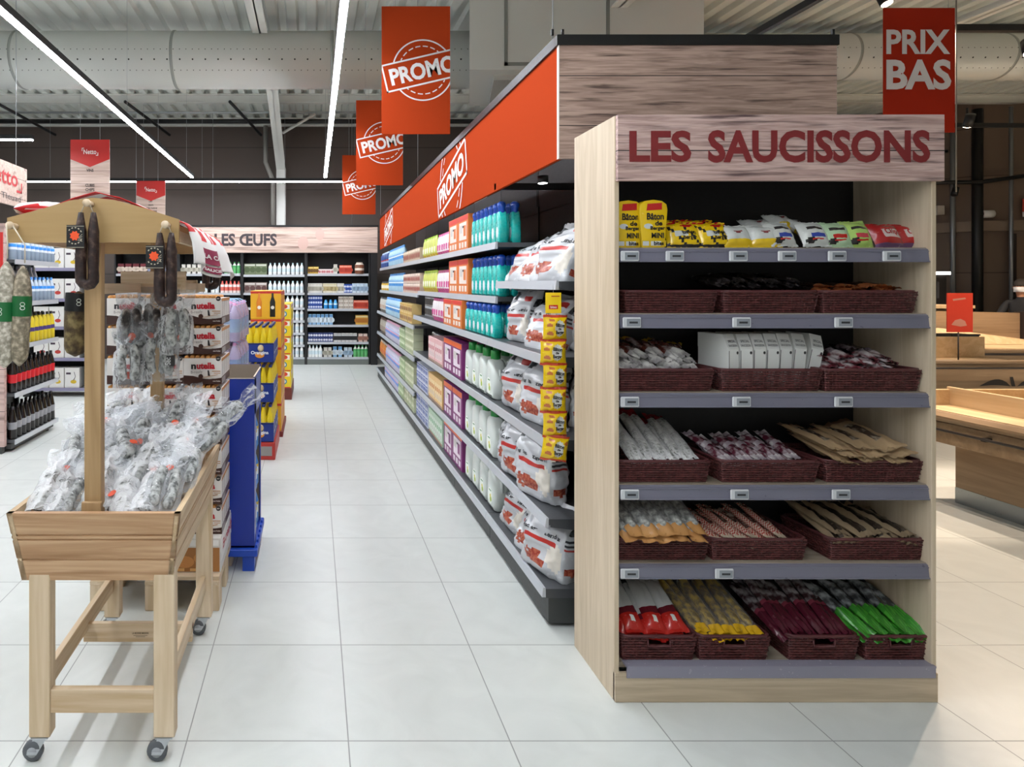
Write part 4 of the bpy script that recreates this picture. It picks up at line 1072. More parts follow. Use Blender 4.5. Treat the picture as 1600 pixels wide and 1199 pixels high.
CR1 = carton('food_carton', 'c9b49a', '9a5a4a', 'e4d8c4', .155, .15, .12); CR2 = carton('food_carton', 'd0b8a8', 'a04a40', 'ead9cc', .155, .12, .12)
CR3 = carton('food_carton', 'd6b878', '8a5a32', 'c9a24a', .155, .115, .12); GRC = carton('food_carton', 'b9c9a2', '7d9a62', 'd9e0c4', .155, .085, .12); GRW = carton('food_carton', 'c9cfae', '9aa878', 'e0e2cc', .155, .085, .12)
row(CR1, 1.97, GXU, 7.05, 8.35, 8, 'beige printed carton on the far top shelf', 'beige cartons on the far top shelf', 1)
row(CR2, 1.58, GXU, 7.05, 8.35, 8, 'cream and red carton stacked on the far second shelf', 'cream red cartons', 1, layers=2, lh=.122)
row(CR3, 1.21, GXL, 7.3, 8.35, 6, 'mustard printed carton stacked on the far third shelf', 'mustard cartons', 1, layers=2, lh=.117)
for i, (z, xf) in enumerate(FARZ[3:]):
    nL = 4 if i == 0 else 4 if i == 1 else 2
    row(GRW, z, xf, 7.2 if i < 2 else 7.05, 7.85, 4, 'cream carton in a stack on the far %s shelf' % names[3+i], 'cream cartons on the far %s shelf' % names[3+i], 1, layers=nL if i != 1 else 3, lh=.087)
    row(GRC, z, xf, 7.9, 8.38, 3, 'pale green carton in a stack on the far %s shelf' % names[3+i], 'pale green cartons on the far %s shelf' % names[3+i], 1, layers=nL-1 if i != 2 else 2, lh=.087)
BWP = carton('patterned_pack', 'cdd2e2', '4a5fa8', '4a5fa8', .12, .09, .12)
row(BWP, .535, GXL, 6.3, 6.98, 5, 'blue and white patterned pack stacked on the fifth shelf', 'patterned packs on the fifth shelf', 1, layers=3, lh=.092)
row(BWP, .19, GXL, 6.3, 7.0, 5, 'blue and white patterned pack stacked on the bottom shelf', 'patterned packs on the bottom shelf', 1, layers=3, lh=.092)
def can_proto():
    mb = MB(); mb.lathe([(.036, 0), (.038, .004), (.038, .104), (.035, .11)], 12, mi=0); mb.lathe([(.0385, .02), (.0385, .085)], 12, mi=1, caps=False)
    o = mb.build('food_can', [STEEL, M('4c4a48', .4)]); tag(o, 'x', 'can'); return Proto(o)
CN = can_proto()
row(CN, 1.335, GXL+.12, 6.4, 6.96, 6, 'dark can stacked deep on the third shelf', 'dark cans on the third shelf', 1, layers=2, lh=.111)
row(CN, .925, GXL+.2, 6.4, 6.96, 6, 'dark can stacked deep on the fourth shelf', 'dark cans on the fourth shelf', 1, layers=2, lh=.111)
DBC = simple_bottle('dark_blue_bottle', [('2c4a86', .3), ('8fa8cc', .3), ('b33a3a', .3)], .26, .045, [(0, .95, 0), (.05, 1, 0), (.3, 1, 1), (.42, 1, 2), (.5, 1, 0), (.8, 1, 0), (.9, .5, 1), (1, .4, 1)])
row(DBC, 1.97, GXU+.02, 10.0, 10.95, 8, 'dark blue bottle at the far end of the top shelf', 'dark blue bottles', 1)
JAR = simple_bottle('jar', [('cfa83c', .3), ('efe6cf', .4), ('2c2a28', .4)], .15, .05, [(0, .9, 0), (.06, 1, 0), (.25, 1, 1), (.6, 1, 0), (.82, .8, 2), (.98, .8, 2), (1, .7, 2)])
row(JAR, 1.58, GXU+.03, 10.0, 10.95, 7, 'yellow jar with dark lid at the far end of the aisle', 'yellow jars at the far end', 1)
FB1 = pouch('b9b2a4', '6b4a3a', '7a5a48', '8f7a68', .15, .26, 'food_bag'); FB2 = pouch('d8842c', 'e4dccc', 'c2452a', 'e0a23c', .15, .26, 'food_bag'); FB3 = pouch('d0ccc4', '3a3a3c', 'b07a4a', '8f8a80', .15, .25, 'food_bag')
for z, xf, pr, nm in ((FARZ[2][0], GXL, FB3, 'white and grey'), (FARZ[3][0], GXL, FB1, 'brown'), (FARZ[4][0], GXL, FB2, 'orange')):
    row(pr, z, xf+.03, 10.0, 10.95, 5, nm+' food bag at the far end of the promo aisle', nm+' bags at the far end', 1)
# ================================================================ WOODEN SAUSAGE CART
PINE = wood('dcc8ac', 'c2a884', 'z', 1, .55, ring=.8, contrast=(.15, .85)); PINEX = wood('dcc8ac', 'bb9e78', 'x', 1, .55, ring=.8, contrast=(.15, .85)); PINEY = wood('dcc8ac', 'c2a884', 'y', 1, .55, ring=.8, contrast=(.15, .85))
PINED = wood('b4946a', '98784e', 'z', 1, .5, ring=.8, contrast=(.15, .85)); PLY = wood('bb9c6c', 'a88856', 'x', .7, .5, ring=.5, contrast=(.1, .9))
KX, KY = -.757, 2.15
cart = thing('market_cart', 'pine market cart on casters heaped with bagged dried sausages', 'market cart', (KX, KY, 0))
def kp(mb, name, mats, lab=None, parent=None):
    if parent is None:
        mb2 = MB(); mb2.v = [(p[0]-KX, p[1]-KY, p[2]) for p in mb.v]; mb2.f, mb2.m, mb2.s = mb.f, mb.m, mb.s; mb = mb2
    return mb.build(name, mats, parent or cart, label=lab)
TXL, TXR, TYF, TYB, TZ0, TZ1 = -1.062, -.462, 2.10, 3.02, .645, .905
for x0, y0 in ((-1.01, 2.155), (-.568, 2.155), (-1.01, 2.93), (-.568, 2.93)):
    kp(MB().box(x0, x0+.075, y0, y0+.05, .088, .70, 0, .003), 'leg', PINE)
    # caster
    cx, cy = x0+.037, y0+.025
    pl = kp(MB().box(cx-.03, cx+.03, cy-.027, cy+.027, .083, .088), 'caster', STEEL)
    mb = MB(); r = .036; px, py = cx-KX-.014, cy-KY-.012
    for s in (-1, 1): mb.prism([(px-.03, py+s*.017, .03), (px+.006, py+s*.017, .03), (cx-KX+.024, cy-KY+s*.017, .083), (cx-KX-.024, cy-KY+s*.017, .083)], (0, .003, 0))
    mb.build('fork', STEEL, pl)
    ft = MB(); ft.tube([(px-.012, py-.013, r), (px-.012, py-.008, r), (px-.012, py+.008, r), (px-.012, py+.013, r)], [r-.006, r, r, r-.006], 18, 0); ft.tube([(px-.012, py-.015, r), (px-.012, py+.015, r)], .018, 12, 1)
    ft.build('wheel', [M('55585c', .5), M('9a9da0', .4)], pl)
kp(MB().box(-.935, -.568, 2.16, 2.185, .172, .256, 0, .002), 'stretcher', PINEX)
kp(MB().box(-.985, -.52, 2.60, 2.622, .165, .245, 0, .002), 'stretcher', PINEX)
kp(MB().box(-.99, -.965, 2.205, 2.93, .215, .29, 0, .002), 'stretcher', PINEY); kp(MB().box(-.545, -.52, 2.205, 2.93, .215, .29, 0, .002), 'stretcher', PINEY)
mb = MB(); mb.text('LA BONNE MAISON', .07, .008, (-.74, 2.5985, .205), (1, 0, 0), (0, 0, 1), 0); mb.flat([[(-.03, -.012), (.03, -.012), (.03, -.0105), (-.03, -.0105)], [(-.02, -.017), (.02, -.017), (.02, -.0155), (-.02, -.0155)]], (-.74, 2.5985, .205), (1, 0, 0), (0, 0, 1))
kp(mb, 'burnt_lettering', M('4a3a28', .7))
TRX = wood('cda983', 'a98058', 'x', 1, .55, ring=1.6, contrast=(.1, .9), dark='9a7048'); TRY = wood('d8c09c', 'b89870', 'y', 1, .55, ring=1.2, contrast=(.1, .9))
# tray: four splayed sides, each of grooved boards
def side(a0, a1, b0, b1, inn, name, mat):
    """board panel between bottom edge a0-a1 and top edge b0-b1"""
    mb = MB(); a0, a1, b0, b1, inn = map(Vector, (a0, a1, b0, b1, inn))
    for k, (t0, t1) in enumerate(((0, .30), (.335, .60), (.63, .665), (.70, 1))):
        p = [a0.lerp(b0, t0), a1.lerp(b1, t0), a1.lerp(b1, t1), a0.lerp(b0, t1)]
        mb.prism(p, inn*.02)
    p = [a0, a1, a1.lerp(b1, .96), a0.lerp(b0, .96)]; mb.prism([q+inn*.005 for q in p], inn*.012)
    return kp(mb, name, mat)
bl, br, bf, bb = -1.037, -.50, 2.16, 2.97
side((bl, bf, TZ0), (br, bf, TZ0), (TXL, TYF, TZ1), (TXR, TYF, TZ1), (0, 1, 0), 'tray_side', TRX)
side((bl, bb, TZ0), (br, bb, TZ0), (TXL, TYB, TZ1), (TXR, TYB, TZ1), (0, -1, 0), 'tray_side', TRX)
side((bl, bf, TZ0), (bl, bb, TZ0), (TXL, TYF, TZ1), (TXL, TYB, TZ1), (1, 0, 0), 'tray_side', TRY)
side((br, bf, TZ0), (br, bb, TZ0), (TXR, TYF, TZ1), (TXR, TYB, TZ1), (-1, 0, 0), 'tray_side', TRY)
kp(MB().prism([(bl+.02, bf+.02, .79), (bl+.02, bb-.03, .88), (bl+.02, bb-.03, .66), (bl+.02, bf+.02, .66)], (br-bl-.04, 0, 0)), 'tray_floor', PINEX)
kp(MB().box(-.817, -.757, 2.165, 2.205, .8, 1.9, 0, .002), 'post', PINED); kp(MB().box(-.822, -.752, 2.15, 2.165, .80, .925, 0, .002), 'post_block', PINED)
kp(MB().box(-.785, -.725, 2.92, 2.96, .8, 1.9, 0, .002), 'post', PINED)
gp = [(-1.079, 1.844), (-.475, 1.844), (-.475, 1.926), (-.612, 1.97), (-.70, 1.994), (-.777, 2.002), (-.86, 1.992), (-.948, 1.965), (-1.079, 1.931)]
for yy in (2.14, 2.965): kp(MB().prism([(p[0], yy, p[1]) for p in gp], (0, .018, 0)), 'gable_board', PLY)
kp(MB().box(-.81, -.76, 2.158, 2.965, 1.90, 1.95), 'ridge_beam', PINEY)
for xx in (-1.065, -.505): kp(MB().box(xx, xx+.02, 2.158, 2.965, 1.85, 1.89), 'roof_rail', PINEY)
kp(MB().box(-.80, -.53, 2.76, 2.78, 1.655, 1.715, 0, .002), 'hanging_rail', PINEX)
kp(MB().box(-.80, -.53, 2.52, 2.535, 1.70, 1.75, 0, .002), 'hanging_rail', PINEX)
kp(MB().box(-.80, -.782, 2.205, 2.92, 1.66, 1.70), 'rail_support', PINEY); kp(MB().box(-.55, -.53, 2.52, 2.97, 1.66, 1.70), 'rail_support', PINEY)
for xx, zz in ((-.783, 1.978), (-1.048, 1.9), (-.512, 1.903)):
    kp(MB().cyl((xx, 2.14, zz), (xx, 2.10, zz), .011, n=12).tube([(xx, 2.10, zz), (xx, 2.09, zz)], [.014, .013], 12), 'peg', PINE)
kp(MB().cyl((-.52, 2.983, 1.87), (-.52, 3.02, 1.87), .011, n=12), 'peg', PINE)

# striped cloth roof
CLOTH = [M('e6e4e2', .8), M('c9252a', .75), M('8e2b4a', .8)]
prof = [(-1.085, 1.92), (-.95, 1.958), (-.86, 1.998), (-.777, 2.022), (-.69, 2.003), (-.6, 1.962), (-.50, 1.925), (-.462, 1.915), (-.445, 1.89), (-.43, 1.84), (-.425, 1.79), (-.425, 1.755)]
def cloth(u, v):
    f = v*(len(prof)-1); i = min(int(f), len(prof)-2); t = f-i
    x = prof[i][0]*(1-t)+prof[i+1][0]*t; z = prof[i][1]*(1-t)+prof[i+1][1]*t
    y = 2.165+.81*u
    hang = max(0, v-.6)/.4
    x += hang*(.02*math.sin(u*17)+.04*u+.015*nz3(u*6, v*3, 2)); z += hang*(.018*math.sin(u*9+1)-.03*u) + (1-hang)*(.012*nz3(u*5, v*5, 4)-.0)
    if hang == 0: z += .006+.012*math.sin(u*PI)*0
    return (x-KX, y-KY, z)
def czone(u, v):
    if v > .76: return 0
    return 1 if int(u*13) % 2 == 0 else 0
mb = MB().grid(cloth, 52, 44, czone)
o = mb.build('striped_cloth', CLOTH, cart); sm = o.modifiers.new('s', 'SOLIDIFY'); sm.thickness = .003
# folded cloth bunch on the left of the roof
def bunch(u, v):
    th = 2*PI*u; r = .026+.012*nz3(math.cos(th)*2, math.sin(th)*2, v*5)
    r *= (1-abs(2*v-1)**4)**.5*.9+.1
    return (-1.065+.10*math.sin(v*2.0)+r*1.3*math.cos(th)-KX+.01, 2.14+.5*v-KY, 1.965+.02*math.sin(v*3)+r*math.sin(th))
MB().grid(bunch, 18, 22, lambda u, v: 1 if int(u*7+v*3) % 3 == 0 else 0, wrap=True).build('cloth_fold', CLOTH, cart)
# maroon print on the hanging side of the cloth
mb = MB()
def cl3(u, v): q = Vector(cloth(u, v)); q.x += .004; return q
def cprint(w, h, u0, v0, body):
    vv, ff = text_fit(body, 1, 1, .03)
    mb.add([cl3(u0+p[0]*w, v0-p[1]*h) for p in vv], ff, 0)
for (a, b) in ((.80, .90), (.915, .975)):
    us = [.27+.02*k for k in range(17)]
    for k in range(16): mb.add([cl3(us[k], a), cl3(us[k+1], a), cl3(us[k+1], b), cl3(us[k], b)], [(0, 1, 2, 3)], 0)
mb.build('cloth_print', CLOTH[2], cart)
mb = MB()
def cl3(u, v): q = Vector(cloth(u, v)); q.x += .0065; return q
cprint(.28, .03, .43, .85, 'LA CASE'); cprint(.28, .025, .43, .945, 'SAUCISSON'); mb.build('cloth_print', CLOTH[0], cart)

# ---------------------------------------------------------------- sausages hung on the cart
DRY = mottled('1d1210', '5e4a40', 45, .5, .6, .35, .72, c3='33211c'); STRING = M('d8cdb8', .8); LABB = M('121213', .4); STAR = M('e8521f', .5)
def u_sausage(name, label, loc, w=.019, L=.2, r=.0185, lab=True, seed=1, rz=0, sc=1):
    t = thing(name, label, 'sausage', loc, rz)
    pts = []; n = 26
    for i in range(n+1):
        s = i/n
        if s < .4: p = (-w, 0, -.04-(L-w)*s/.4)
        elif s > .6: p = (w, 0, -.04-(L-w)*(1-s)/.4)
        else:
            a = PI*(s-.4)/.2; p = (-w*math.cos(a), 0, -.04-(L-w)-w*math.sin(a))
        pts.append((p[0]+.002*nz3(s*8, seed, 0), .004*nz3(s*6, seed, 4), p[2]))
    rad = [r*(.45+.55*min(1, min(i, n-i)/3))*(1+.12*nz3(i*.9, seed, 2)) for i in range(n+1)]
    MB().tube(pts, rad, 10).build('sausage_body', DRY, t)
    MB().tube([(-w, 0, -.042), (-w*.3, -.004, -.005), (0, -.006, .0), (w*.3, -.004, -.005), (w, 0, -.042)], .002, 5).build('string', STRING, t)
    if lab:
        mb = MB(); mb.box(-.062, -.002, -.024, -.0225, -.165, -.085, 0)
        l = mb.build('label_band', LABB, t)
        mb = MB(); st_ = []
        for k in range(16):
            a = 2*PI*k/16; q = .018 if k % 2 else .013
            st_.append((-.034+q*math.cos(a), -.0245, -.122+q*math.sin(a)))
        mb.add(st_, [tuple(range(16))], 0)
        mb.box(-.062, -.002, -.0242, -.024, -.09, -.0885, 1); mb.box(-.062, -.002, -.0242, -.024, -.1625, -.161, 1)
        arc = []
        for k in range(10):
            a0, a1 = PI*(.15+.7*k/10), PI*(.15+.7*(k+1)/10)
            if k % 2 == 0: arc.append([(.024*math.cos(a0), .026*math.sin(a0)), (.028*math.cos(a0), .03*math.sin(a0)), (.028*math.cos(a1), .03*math.sin(a1)), (.024*math.cos(a1), .026*math.sin(a1))]); arc.append([(p[0], -p[1]) for p in arc[-1]])
        mb.flat(arc, (-.034, -.0246, -.122), (1, 0, 0), (0, 0, 1), 1)
        for k in range(4): mb.flat([[(.01+.002*k, -.016+.004*k), (.026, -.02+.008*k), (.026, -.018+.008*k), (.01+.002*k, -.0145+.004*k)]], (-.034, -.0248, -.122), (1, 0, 0), (0, 0, 1), 1)
        mb.build('label_print', [STAR, M('b9b09a', .5)], l)
    if sc != 1: t.scale = (sc, sc, sc)
    return t
u_sausage('cured_sausage', 'dark looped dry sausage with black label on the middle peg', (-.783, 2.103, 1.985), .0215, .25, .0195, True, 2)
u_sausage('cured_sausage', 'dark looped dry sausage with black label on the right peg', (-.512, 2.103, 1.915), .0205, .24, .0195, True, 5)
u_sausage('cured_sausage', 'small dark looped sausage hanging behind the cloth', (-.505, 3.0, 1.885), .026, .16, .019, False, 7)
def salami(name, label, loc, L, r, mat, band, seed, string=.0, band_z=(.5, .66), tx=0):
    t = thing(name, label, 'sausage', loc)
    prof_ = []
    for i in range(19):
        s = i/18; e = (1-(1-min(1, s*5))**2)**.5 if s < .2 else 1; e2 = (1-(1-min(1, (1-s)*3.2))**2)**.5 if s > .7 else 1
        prof_.append((max(.004, r*e*e2*(1+.05*math.sin(s*9+seed))), -string-L+L*s))
    MB().lathe(prof_, 20, T=Matrix.Rotation(.02*seed, 4, 'Y')).build('sausage_body', mat, t)
    if string: MB().tube([(0, 0, -string+.01), (.002, -.004, -string*.5), (tx, 0, 0)], .0025, 5).build('string', STRING, t)
    if band:
        z0, z1 = -string-L*band_z[1], -string-L*band_z[0]
        l = MB().lathe([(r*1.06, z0), (r*1.08, (z0+z1)/2), (r*1.06, z1)], 20, caps=False, T=Matrix.Rotation(.02*seed, 4, 'Y')).build('label_band', band, t)
        mb = MB()
        for k in range(12):
            a0, a1 = 2*PI*k/12, 2*PI*(k+1)/12
            for q in (0, .012):
                mb.flat([[(.009*math.cos(a0), -.006+q*1.1+.007*math.sin(a0)), (.007*math.cos(a0), -.006+q*1.1+.005*math.sin(a0)), (.007*math.cos(a1), -.006+q*1.1+.005*math.sin(a1)), (.009*math.cos(a1), -.006+q*1.1+.007*math.sin(a1))]], (.008 if seed != 1 else -.01, -r*1.10, (z0+z1)/2), (1, 0, 0), (0, 0, 1))
        mb.build('label_print', M('d8dcd0', .5), l)
    return t
NET = mottled('8a8474', 'd4cec0', 70, .75, .8, .35, .65, c3='aaa292'); GRN = M('14602f', .35)
salami('large_salami', 'long netted salami with green band, left of the pair on the left peg', (-1.05, 2.085, 1.905), .365, .031, NET, GRN, 1, .13, (.38, .56), tx=-.004)
salami('large_salami', 'long netted salami with green band, right of the pair on the left peg', (-.995, 2.095, 1.905), .345, .031, mottled('6e6656', 'bcae98', 60, .75, .8, .35, .65, c3='8f8470'), GRN, 2, .145, (.3, .5), tx=-.046)
salami('large_salami', 'thick brown mouldy salami with black label beside the front post', (-.885, 2.32, 1.84), .25, .045, mottled('3a2a1c', '8a7a50', 30, .7, .6, .35, .65, c3='5c4c30'), LABB, 3, .17, (.03, .3))

# ---------------------------------------------------------------- bagged sausages
FILM2 = film('creased_bag', .05, 'f6f7f8', 22, .12, .5)
WM = mottled('4f504e', 'c9cac6', 46, .6, .7, .38, .60, c3='a3a49f'); WD = mottled('2a2422', 'a39c94', 40, .6, .6, .4, .66, c3='5c524c')
def bagged(L, r, n, mat, seed, sticker, band=None):
    t = thing('bagged_sausage', 'x', 'sausage')
    for k in range(n):
        mb = MB(); sausage_tube(mb, L, r, seed+k, 0, 12, .01*(1 if k else -1), y0=.02)
        mb.v = [(p[0]+(k-(n-1)/2)*r*2.0, p[1], p[2]) for p in mb.v]
        mb.build('sausage_body', mat, t)
    if band:
        mb = MB(); mb.tube([(0, L*.35, 0), (0, L*.62, 0)], r*n*.98 if n == 1 else r*1.2, 14, caps=False, sq=(1, 1))
        b = mb.build('label_band', LABB, t)
        mb = MB(); mb.text('Sec', r*1.4, r*1.1, (0, L*.48, r*1.02), (0, 1, 0), (-1, 0, 0), 0); mb.build('label_print', WHITE, b)
    mb = MB(); W = r*2*n*1.25+.03; LL = L*1.65
    def fs(sg):
        def fn(u, v):
            a = 2*u-1; body = 1 if v < .62 else max(0, 1-(v-.62)/.2)
            bul = max(0, 1-abs(a)**2.4)**.6
            nk = .55+.45*abs((v-.68)/.32) if v > .5 else 1
            nk = 1-.5*math.exp(-((v-.68)/.07)**2)
            z = sg*(r*1.25*bul*(body*.92+.08))+nz3(u*4+seed, v*6, sg)*.012+nz3(u*9, v*11+seed, sg)*.003
            x = a*W/2*nk*(1+.35*max(0, v-.75)*4*.5)+nz3(v*8, seed, u*3)*.008
            return (x, v*LL-.01, z+max(0, v-.6)*.03*(seed % 4))
        return fn
    mb.grid(fs(1), 16, 26); mb.grid(fs(-1), 16, 26)
    mb.build('plastic_bag', FILM2, t)
    if sticker:
        mb = MB(); mb.lathe([(.016, 0), (.016, .001)], 14, c=(r*.2, L*.3, r*1.45)); mb.build('price_sticker', M('e8532a', .5), t)
    return Proto(t)
BG = [bagged(.19, .029, 1, WM, 1, False), bagged(.2, .027, 1, WM, 4, True), bagged(.19, .021, 2, WM, 7, False), bagged(.2, .026, 1, WM, 11, False, True), bagged(.17, .03, 1, WM, 15, True)]
rnd = random.Random(11)
order = [0, 0, 2, 0, 4, 0, 0, 2, 1, 3, 1, 2, 0, 1, 4, 2, 0, 3, 0, 2, 1, 0, 2, 4, 1, 0, 0, 3, 2, 1, 0, 4]
idx = 0
rowlab = ['in the front tray row', 'in the second tray row', 'in the third tray row', 'in the back tray row']
kind = ['white dry sausage in clear bag', 'white dry sausage in bag with orange dot', 'pair of thin white sausages in clear bag', 'black labelled white sausage in clear bag', 'short fat bagged sausage with orange dot']
for rw in range(4):
    xs = [-.985+.062*k+.03*(rw % 2) for k in range(8)]
    for k, x in enumerate(xs):
        if rw == 0 and abs(x+.787) < .05: x -= .0
        y = 2.165+rw*.185+rnd.uniform(-.015, .015)+(.05 if (rw == 0 and abs(x+.787) < .055) else 0)
        z = .868+.045*rw+rnd.uniform(0, .02)
        i = order[idx % len(order)]; idx += 1
        BG[i].put((x, y, z), (.38+rnd.uniform(-.12, .15)+.06*rw, rnd.uniform(-.3, .3), rnd.uniform(-.3, .3)), kind[i]+' '+rowlab[rw], '%s %s' % (kind[i], rowlab[rw]))
for k in range(7):
    i = (2, 0, 4, 1, 2, 1, 0)[k]
    BG[i].put((-.93+.07*k, 2.42+.12*(k % 3), .985+.02*(k % 2)), (.3, rnd.uniform(-.4, .4), rnd.uniform(-.7, .7)), kind[i]+' lying on top of the heap', kind[i]+' on top of the heap')
BG[1].put((-.50, 2.82, 1.0), (.75, .5, -.75), 'bagged sausage sticking out over the right back corner of the tray')
BG[2].put((-.53, 2.62, .98), (.5, .3, -.5), 'bagged sausages poking out over the right tray edge')
# bags hung from the rails
HB = [bagged(.15, .017, 2, WD, 21, True), bagged(.16, .02, 2, WM, 24, False), bagged(.16, .026, 1, WD, 27, True), bagged(.17, .024, 1, WM, 33, False, True)]
hk = ['dark thin sausages in a hanging clear bag', 'white thin sausages in a hanging clear bag', 'dark sausage in a hanging bag with orange dot', 'white sausage with black label in a hanging bag']
for k, (x, z, y, i) in enumerate(((-.84, 1.64, 2.745, 2), (-.81, 1.66, 2.70, 0), (-.77, 1.67, 2.75, 1), (-.73, 1.66, 2.74, 0), (-.66, 1.66, 2.75, 2), (-.60, 1.65, 2.745, 0), (-.56, 1.66, 2.50, 1), (-.63, 1.52, 2.66, 3), (-.69, 1.52, 2.68, 1), (-.76, 1.50, 2.69, 3), (-.82, 1.49, 2.68, 0), (-.80, 1.50, 2.62, 1))):
    HB[i].put((x, y, z-.24), (PI/2-.05+rnd.uniform(-.06, .06), 0, rnd.uniform(-.5, .5)), hk[i]+(' in the upper row' if k < 7 else ' in the lower row'), hk[i]+(' upper' if k < 7 else ' lower'))
# ================================================================ PALLET DISPLAYS LEFT OF THE AISLE
def wood_pallet(x0, x1, y0, y1, label, mat=PINEX, h=.178):
    t = thing('wooden_pallet', label, 'pallet', ((x0+x1)/2, y0, 0)); cx = (x0+x1)/2
    mb = MB(); n = 5; d = (y1-y0)/n
    for k in range(n): t and MB().box(x0-cx, x1-cx, k*d+.008, k*d+d-.008, h-.022, h, 0, .002).build('deck_board', mat, t)
    for xx in (x0-cx, -.05, x1-cx-.1):
        MB().box(xx, xx+.1, .0, y1-y0, h-.044, h-.022, 0, .002).build('bearer', PINEY, t)
        for yy in (0, (y1-y0)/2-.05, y1-y0-.1): MB().box(xx, xx+.1, yy, yy+.1, 0, h-.044, 0, .004).build('block', PINE, t)
    return t
wood_pallet(-1.16, -.49, 3.15, 3.75, 'low wooden pallet behind the market cart')
t = thing('display_tray', 'printed cardboard tray with bread picture under the stacked biscuit boxes', 'display tray', (-.8, 3.2, .178))
MB().box(-.36, .31, 0, .5, 0, .18, 0, .002).build('tray_body', M('d9d5cf', .5), t)
mb = MB(); mb.box(-.355, .305, -.0008, 0, .004, .13, 0)
for k in range(6): mb.lathe([(.04, 0), (.04, .0008)], 14, T=Matrix.Translation((-.28+.1*k, -.001, .055+.02*(k % 2))) @ Matrix.Rotation(PI/2, 4, 'X') @ Matrix.Diagonal((1.3, .8, 1, 1)), mi=1)
for k in range(9): mb.box(-.34+.07*k, -.30+.07*k, -.0025, -.0015, .008, .022, 2)
mb.box(.15, .30, -.0025, -.0015, .14, .17, 3); mb.box(.3105, .312, .02, .48, .05, .165, 3); mb.text('B-ready', .36, .07, (.3125, .25, .11), (0, 1, 0), (0, 0, 1), 4, d=.0005)
mb.build('print', [M('a8713c', .5), M('c98a4a', .5), M('e0b070', .5), M('eceae6', .5), M('b8242a', .5)], t)
BRN, NWH, NRD = M('3d2018', .4), M('e3dfdb', .42), M('c0182a', .42)
def biscuit_box():
    t = thing('biscuit_box', 'x', 'box'); W, H, D = .203, .157, .3
    MB().box(-W/2, W/2, 0, D, 0, H-.018, 0, .001).build('box_body', NWH, t)
    mb = MB(); 
    for k in range(6):
        x = -W/2+.016+k*.0285
        mb.box(x-.011, x+.011, .001, D-.002, H-.04, H-.008, 0); mb.tube([(x, .001, H-.014), (x, D-.002, H-.014)], .0115, 8, 0)
    mb.build('wafers', mottled('b0763a', 'd79a52', 40, .6, .2), t)
    mb = MB(); y = -.0007
    top = [(-W/2, H-.032), (W/2, H-.032)]
    wav = [(-W/2, 0), (W/2, 0), (W/2, .036)]+[(W/2-W*k/12, .036-.012*math.sin(PI*min(1, k/9))+.012*(k/12)) for k in range(1, 13)]
    mb.add([(p[0], y, p[1]) for p in wav], [tuple(range(len(wav)))], 0)
    mb.text('n', .026, .026, (-.048, y*1.5, .094), (1, 0, 0), (0, 0, 1), 3, .045)
    mb.text('utella', .098, .036, (.017, y*1.5, .099), (1, 0, 0), (0, 0, 1), 1, .045)
    mb.text('B-ready', .062, .02, (-.032, y*1.5, .064), (1, 0, 0), (0, 0, 1), 2, .0, rot=.05)
    mb.tube([(.0, y*2, .036), (.08, y*2, .052)], .007, 6, 4, sq=(1, .15)); mb.lathe([(.013, 0), (.013, .0006)], 12, T=Matrix.Translation((-.01, y*2, .042)) @ Matrix.Rotation(PI/2, 4, 'X'), mi=0)
    mb.add([(.028, y*2.2, .045), (.04, y*2.2, .045), (.034, y*2.2, .075), (.026, y*2.2, .075)], [(0, 1, 2, 3)], 3)
    mb.box(.048, W/2-.002, y*2.6, y, .002, .03, 0); mb.text('coeur fondant', .04, .008, (.075, y*3, .018), (1, 0, 0), (0, 0, 1), 5)
    mb.box(.05, .095, y*2, y, .068, .072, 4); mb.box(.06, .095, y*2, y, .058, .061, 4)
    mb.lathe([(.013, 0), (.013, .001)], 14, T=Matrix.Translation((W/2-.018, y, H-.02)) @ Matrix.Rotation(PI/2, 4, 'X'), mi=3); mb.text('NEW', .015, .006, (W/2-.018, -.0025, H-.02), (1, 0, 0), (0, 0, 1), 5)
    # side: edges of the packs inside
    for k in range(8): mb.box(W/2, W/2+.0012, .014+k*.036, .018+k*.036, .045, H-.02, 6)
    mb.box(W/2, W/2+.0010, 0, D, 0, .04, 7); mb.box(W/2, W/2+.0014, .01, .13, .004, .034, 6); mb.box(W/2, W/2+.0013, .0, D, H-.034, H-.018, 4)
    mb.build('print', [BRN, NRD, M('8a7f7c', .5), M('1c1a1e', .4), M('b98046', .5), M('e6dcd6', .4), M('9a9492', .5), M('5a443c', .45)], t)
    return Proto(t)
BB = biscuit_box()
cols = ('left', 'middle', 'right')
for r in range(8):
    for c in range(3):
        n = ('bottom', 'second', 'third', 'fourth', 'fifth', 'sixth', 'seventh', 'top')[r]
        BB.put((-1.003+.205*c, 3.25+random.uniform(-.004, .004), .358+.1605*r), 0, 'hazelnut biscuit box, %s layer%s of the stack, %s column' % (n, ' up' if 0 < r < 7 else '', cols[c]))
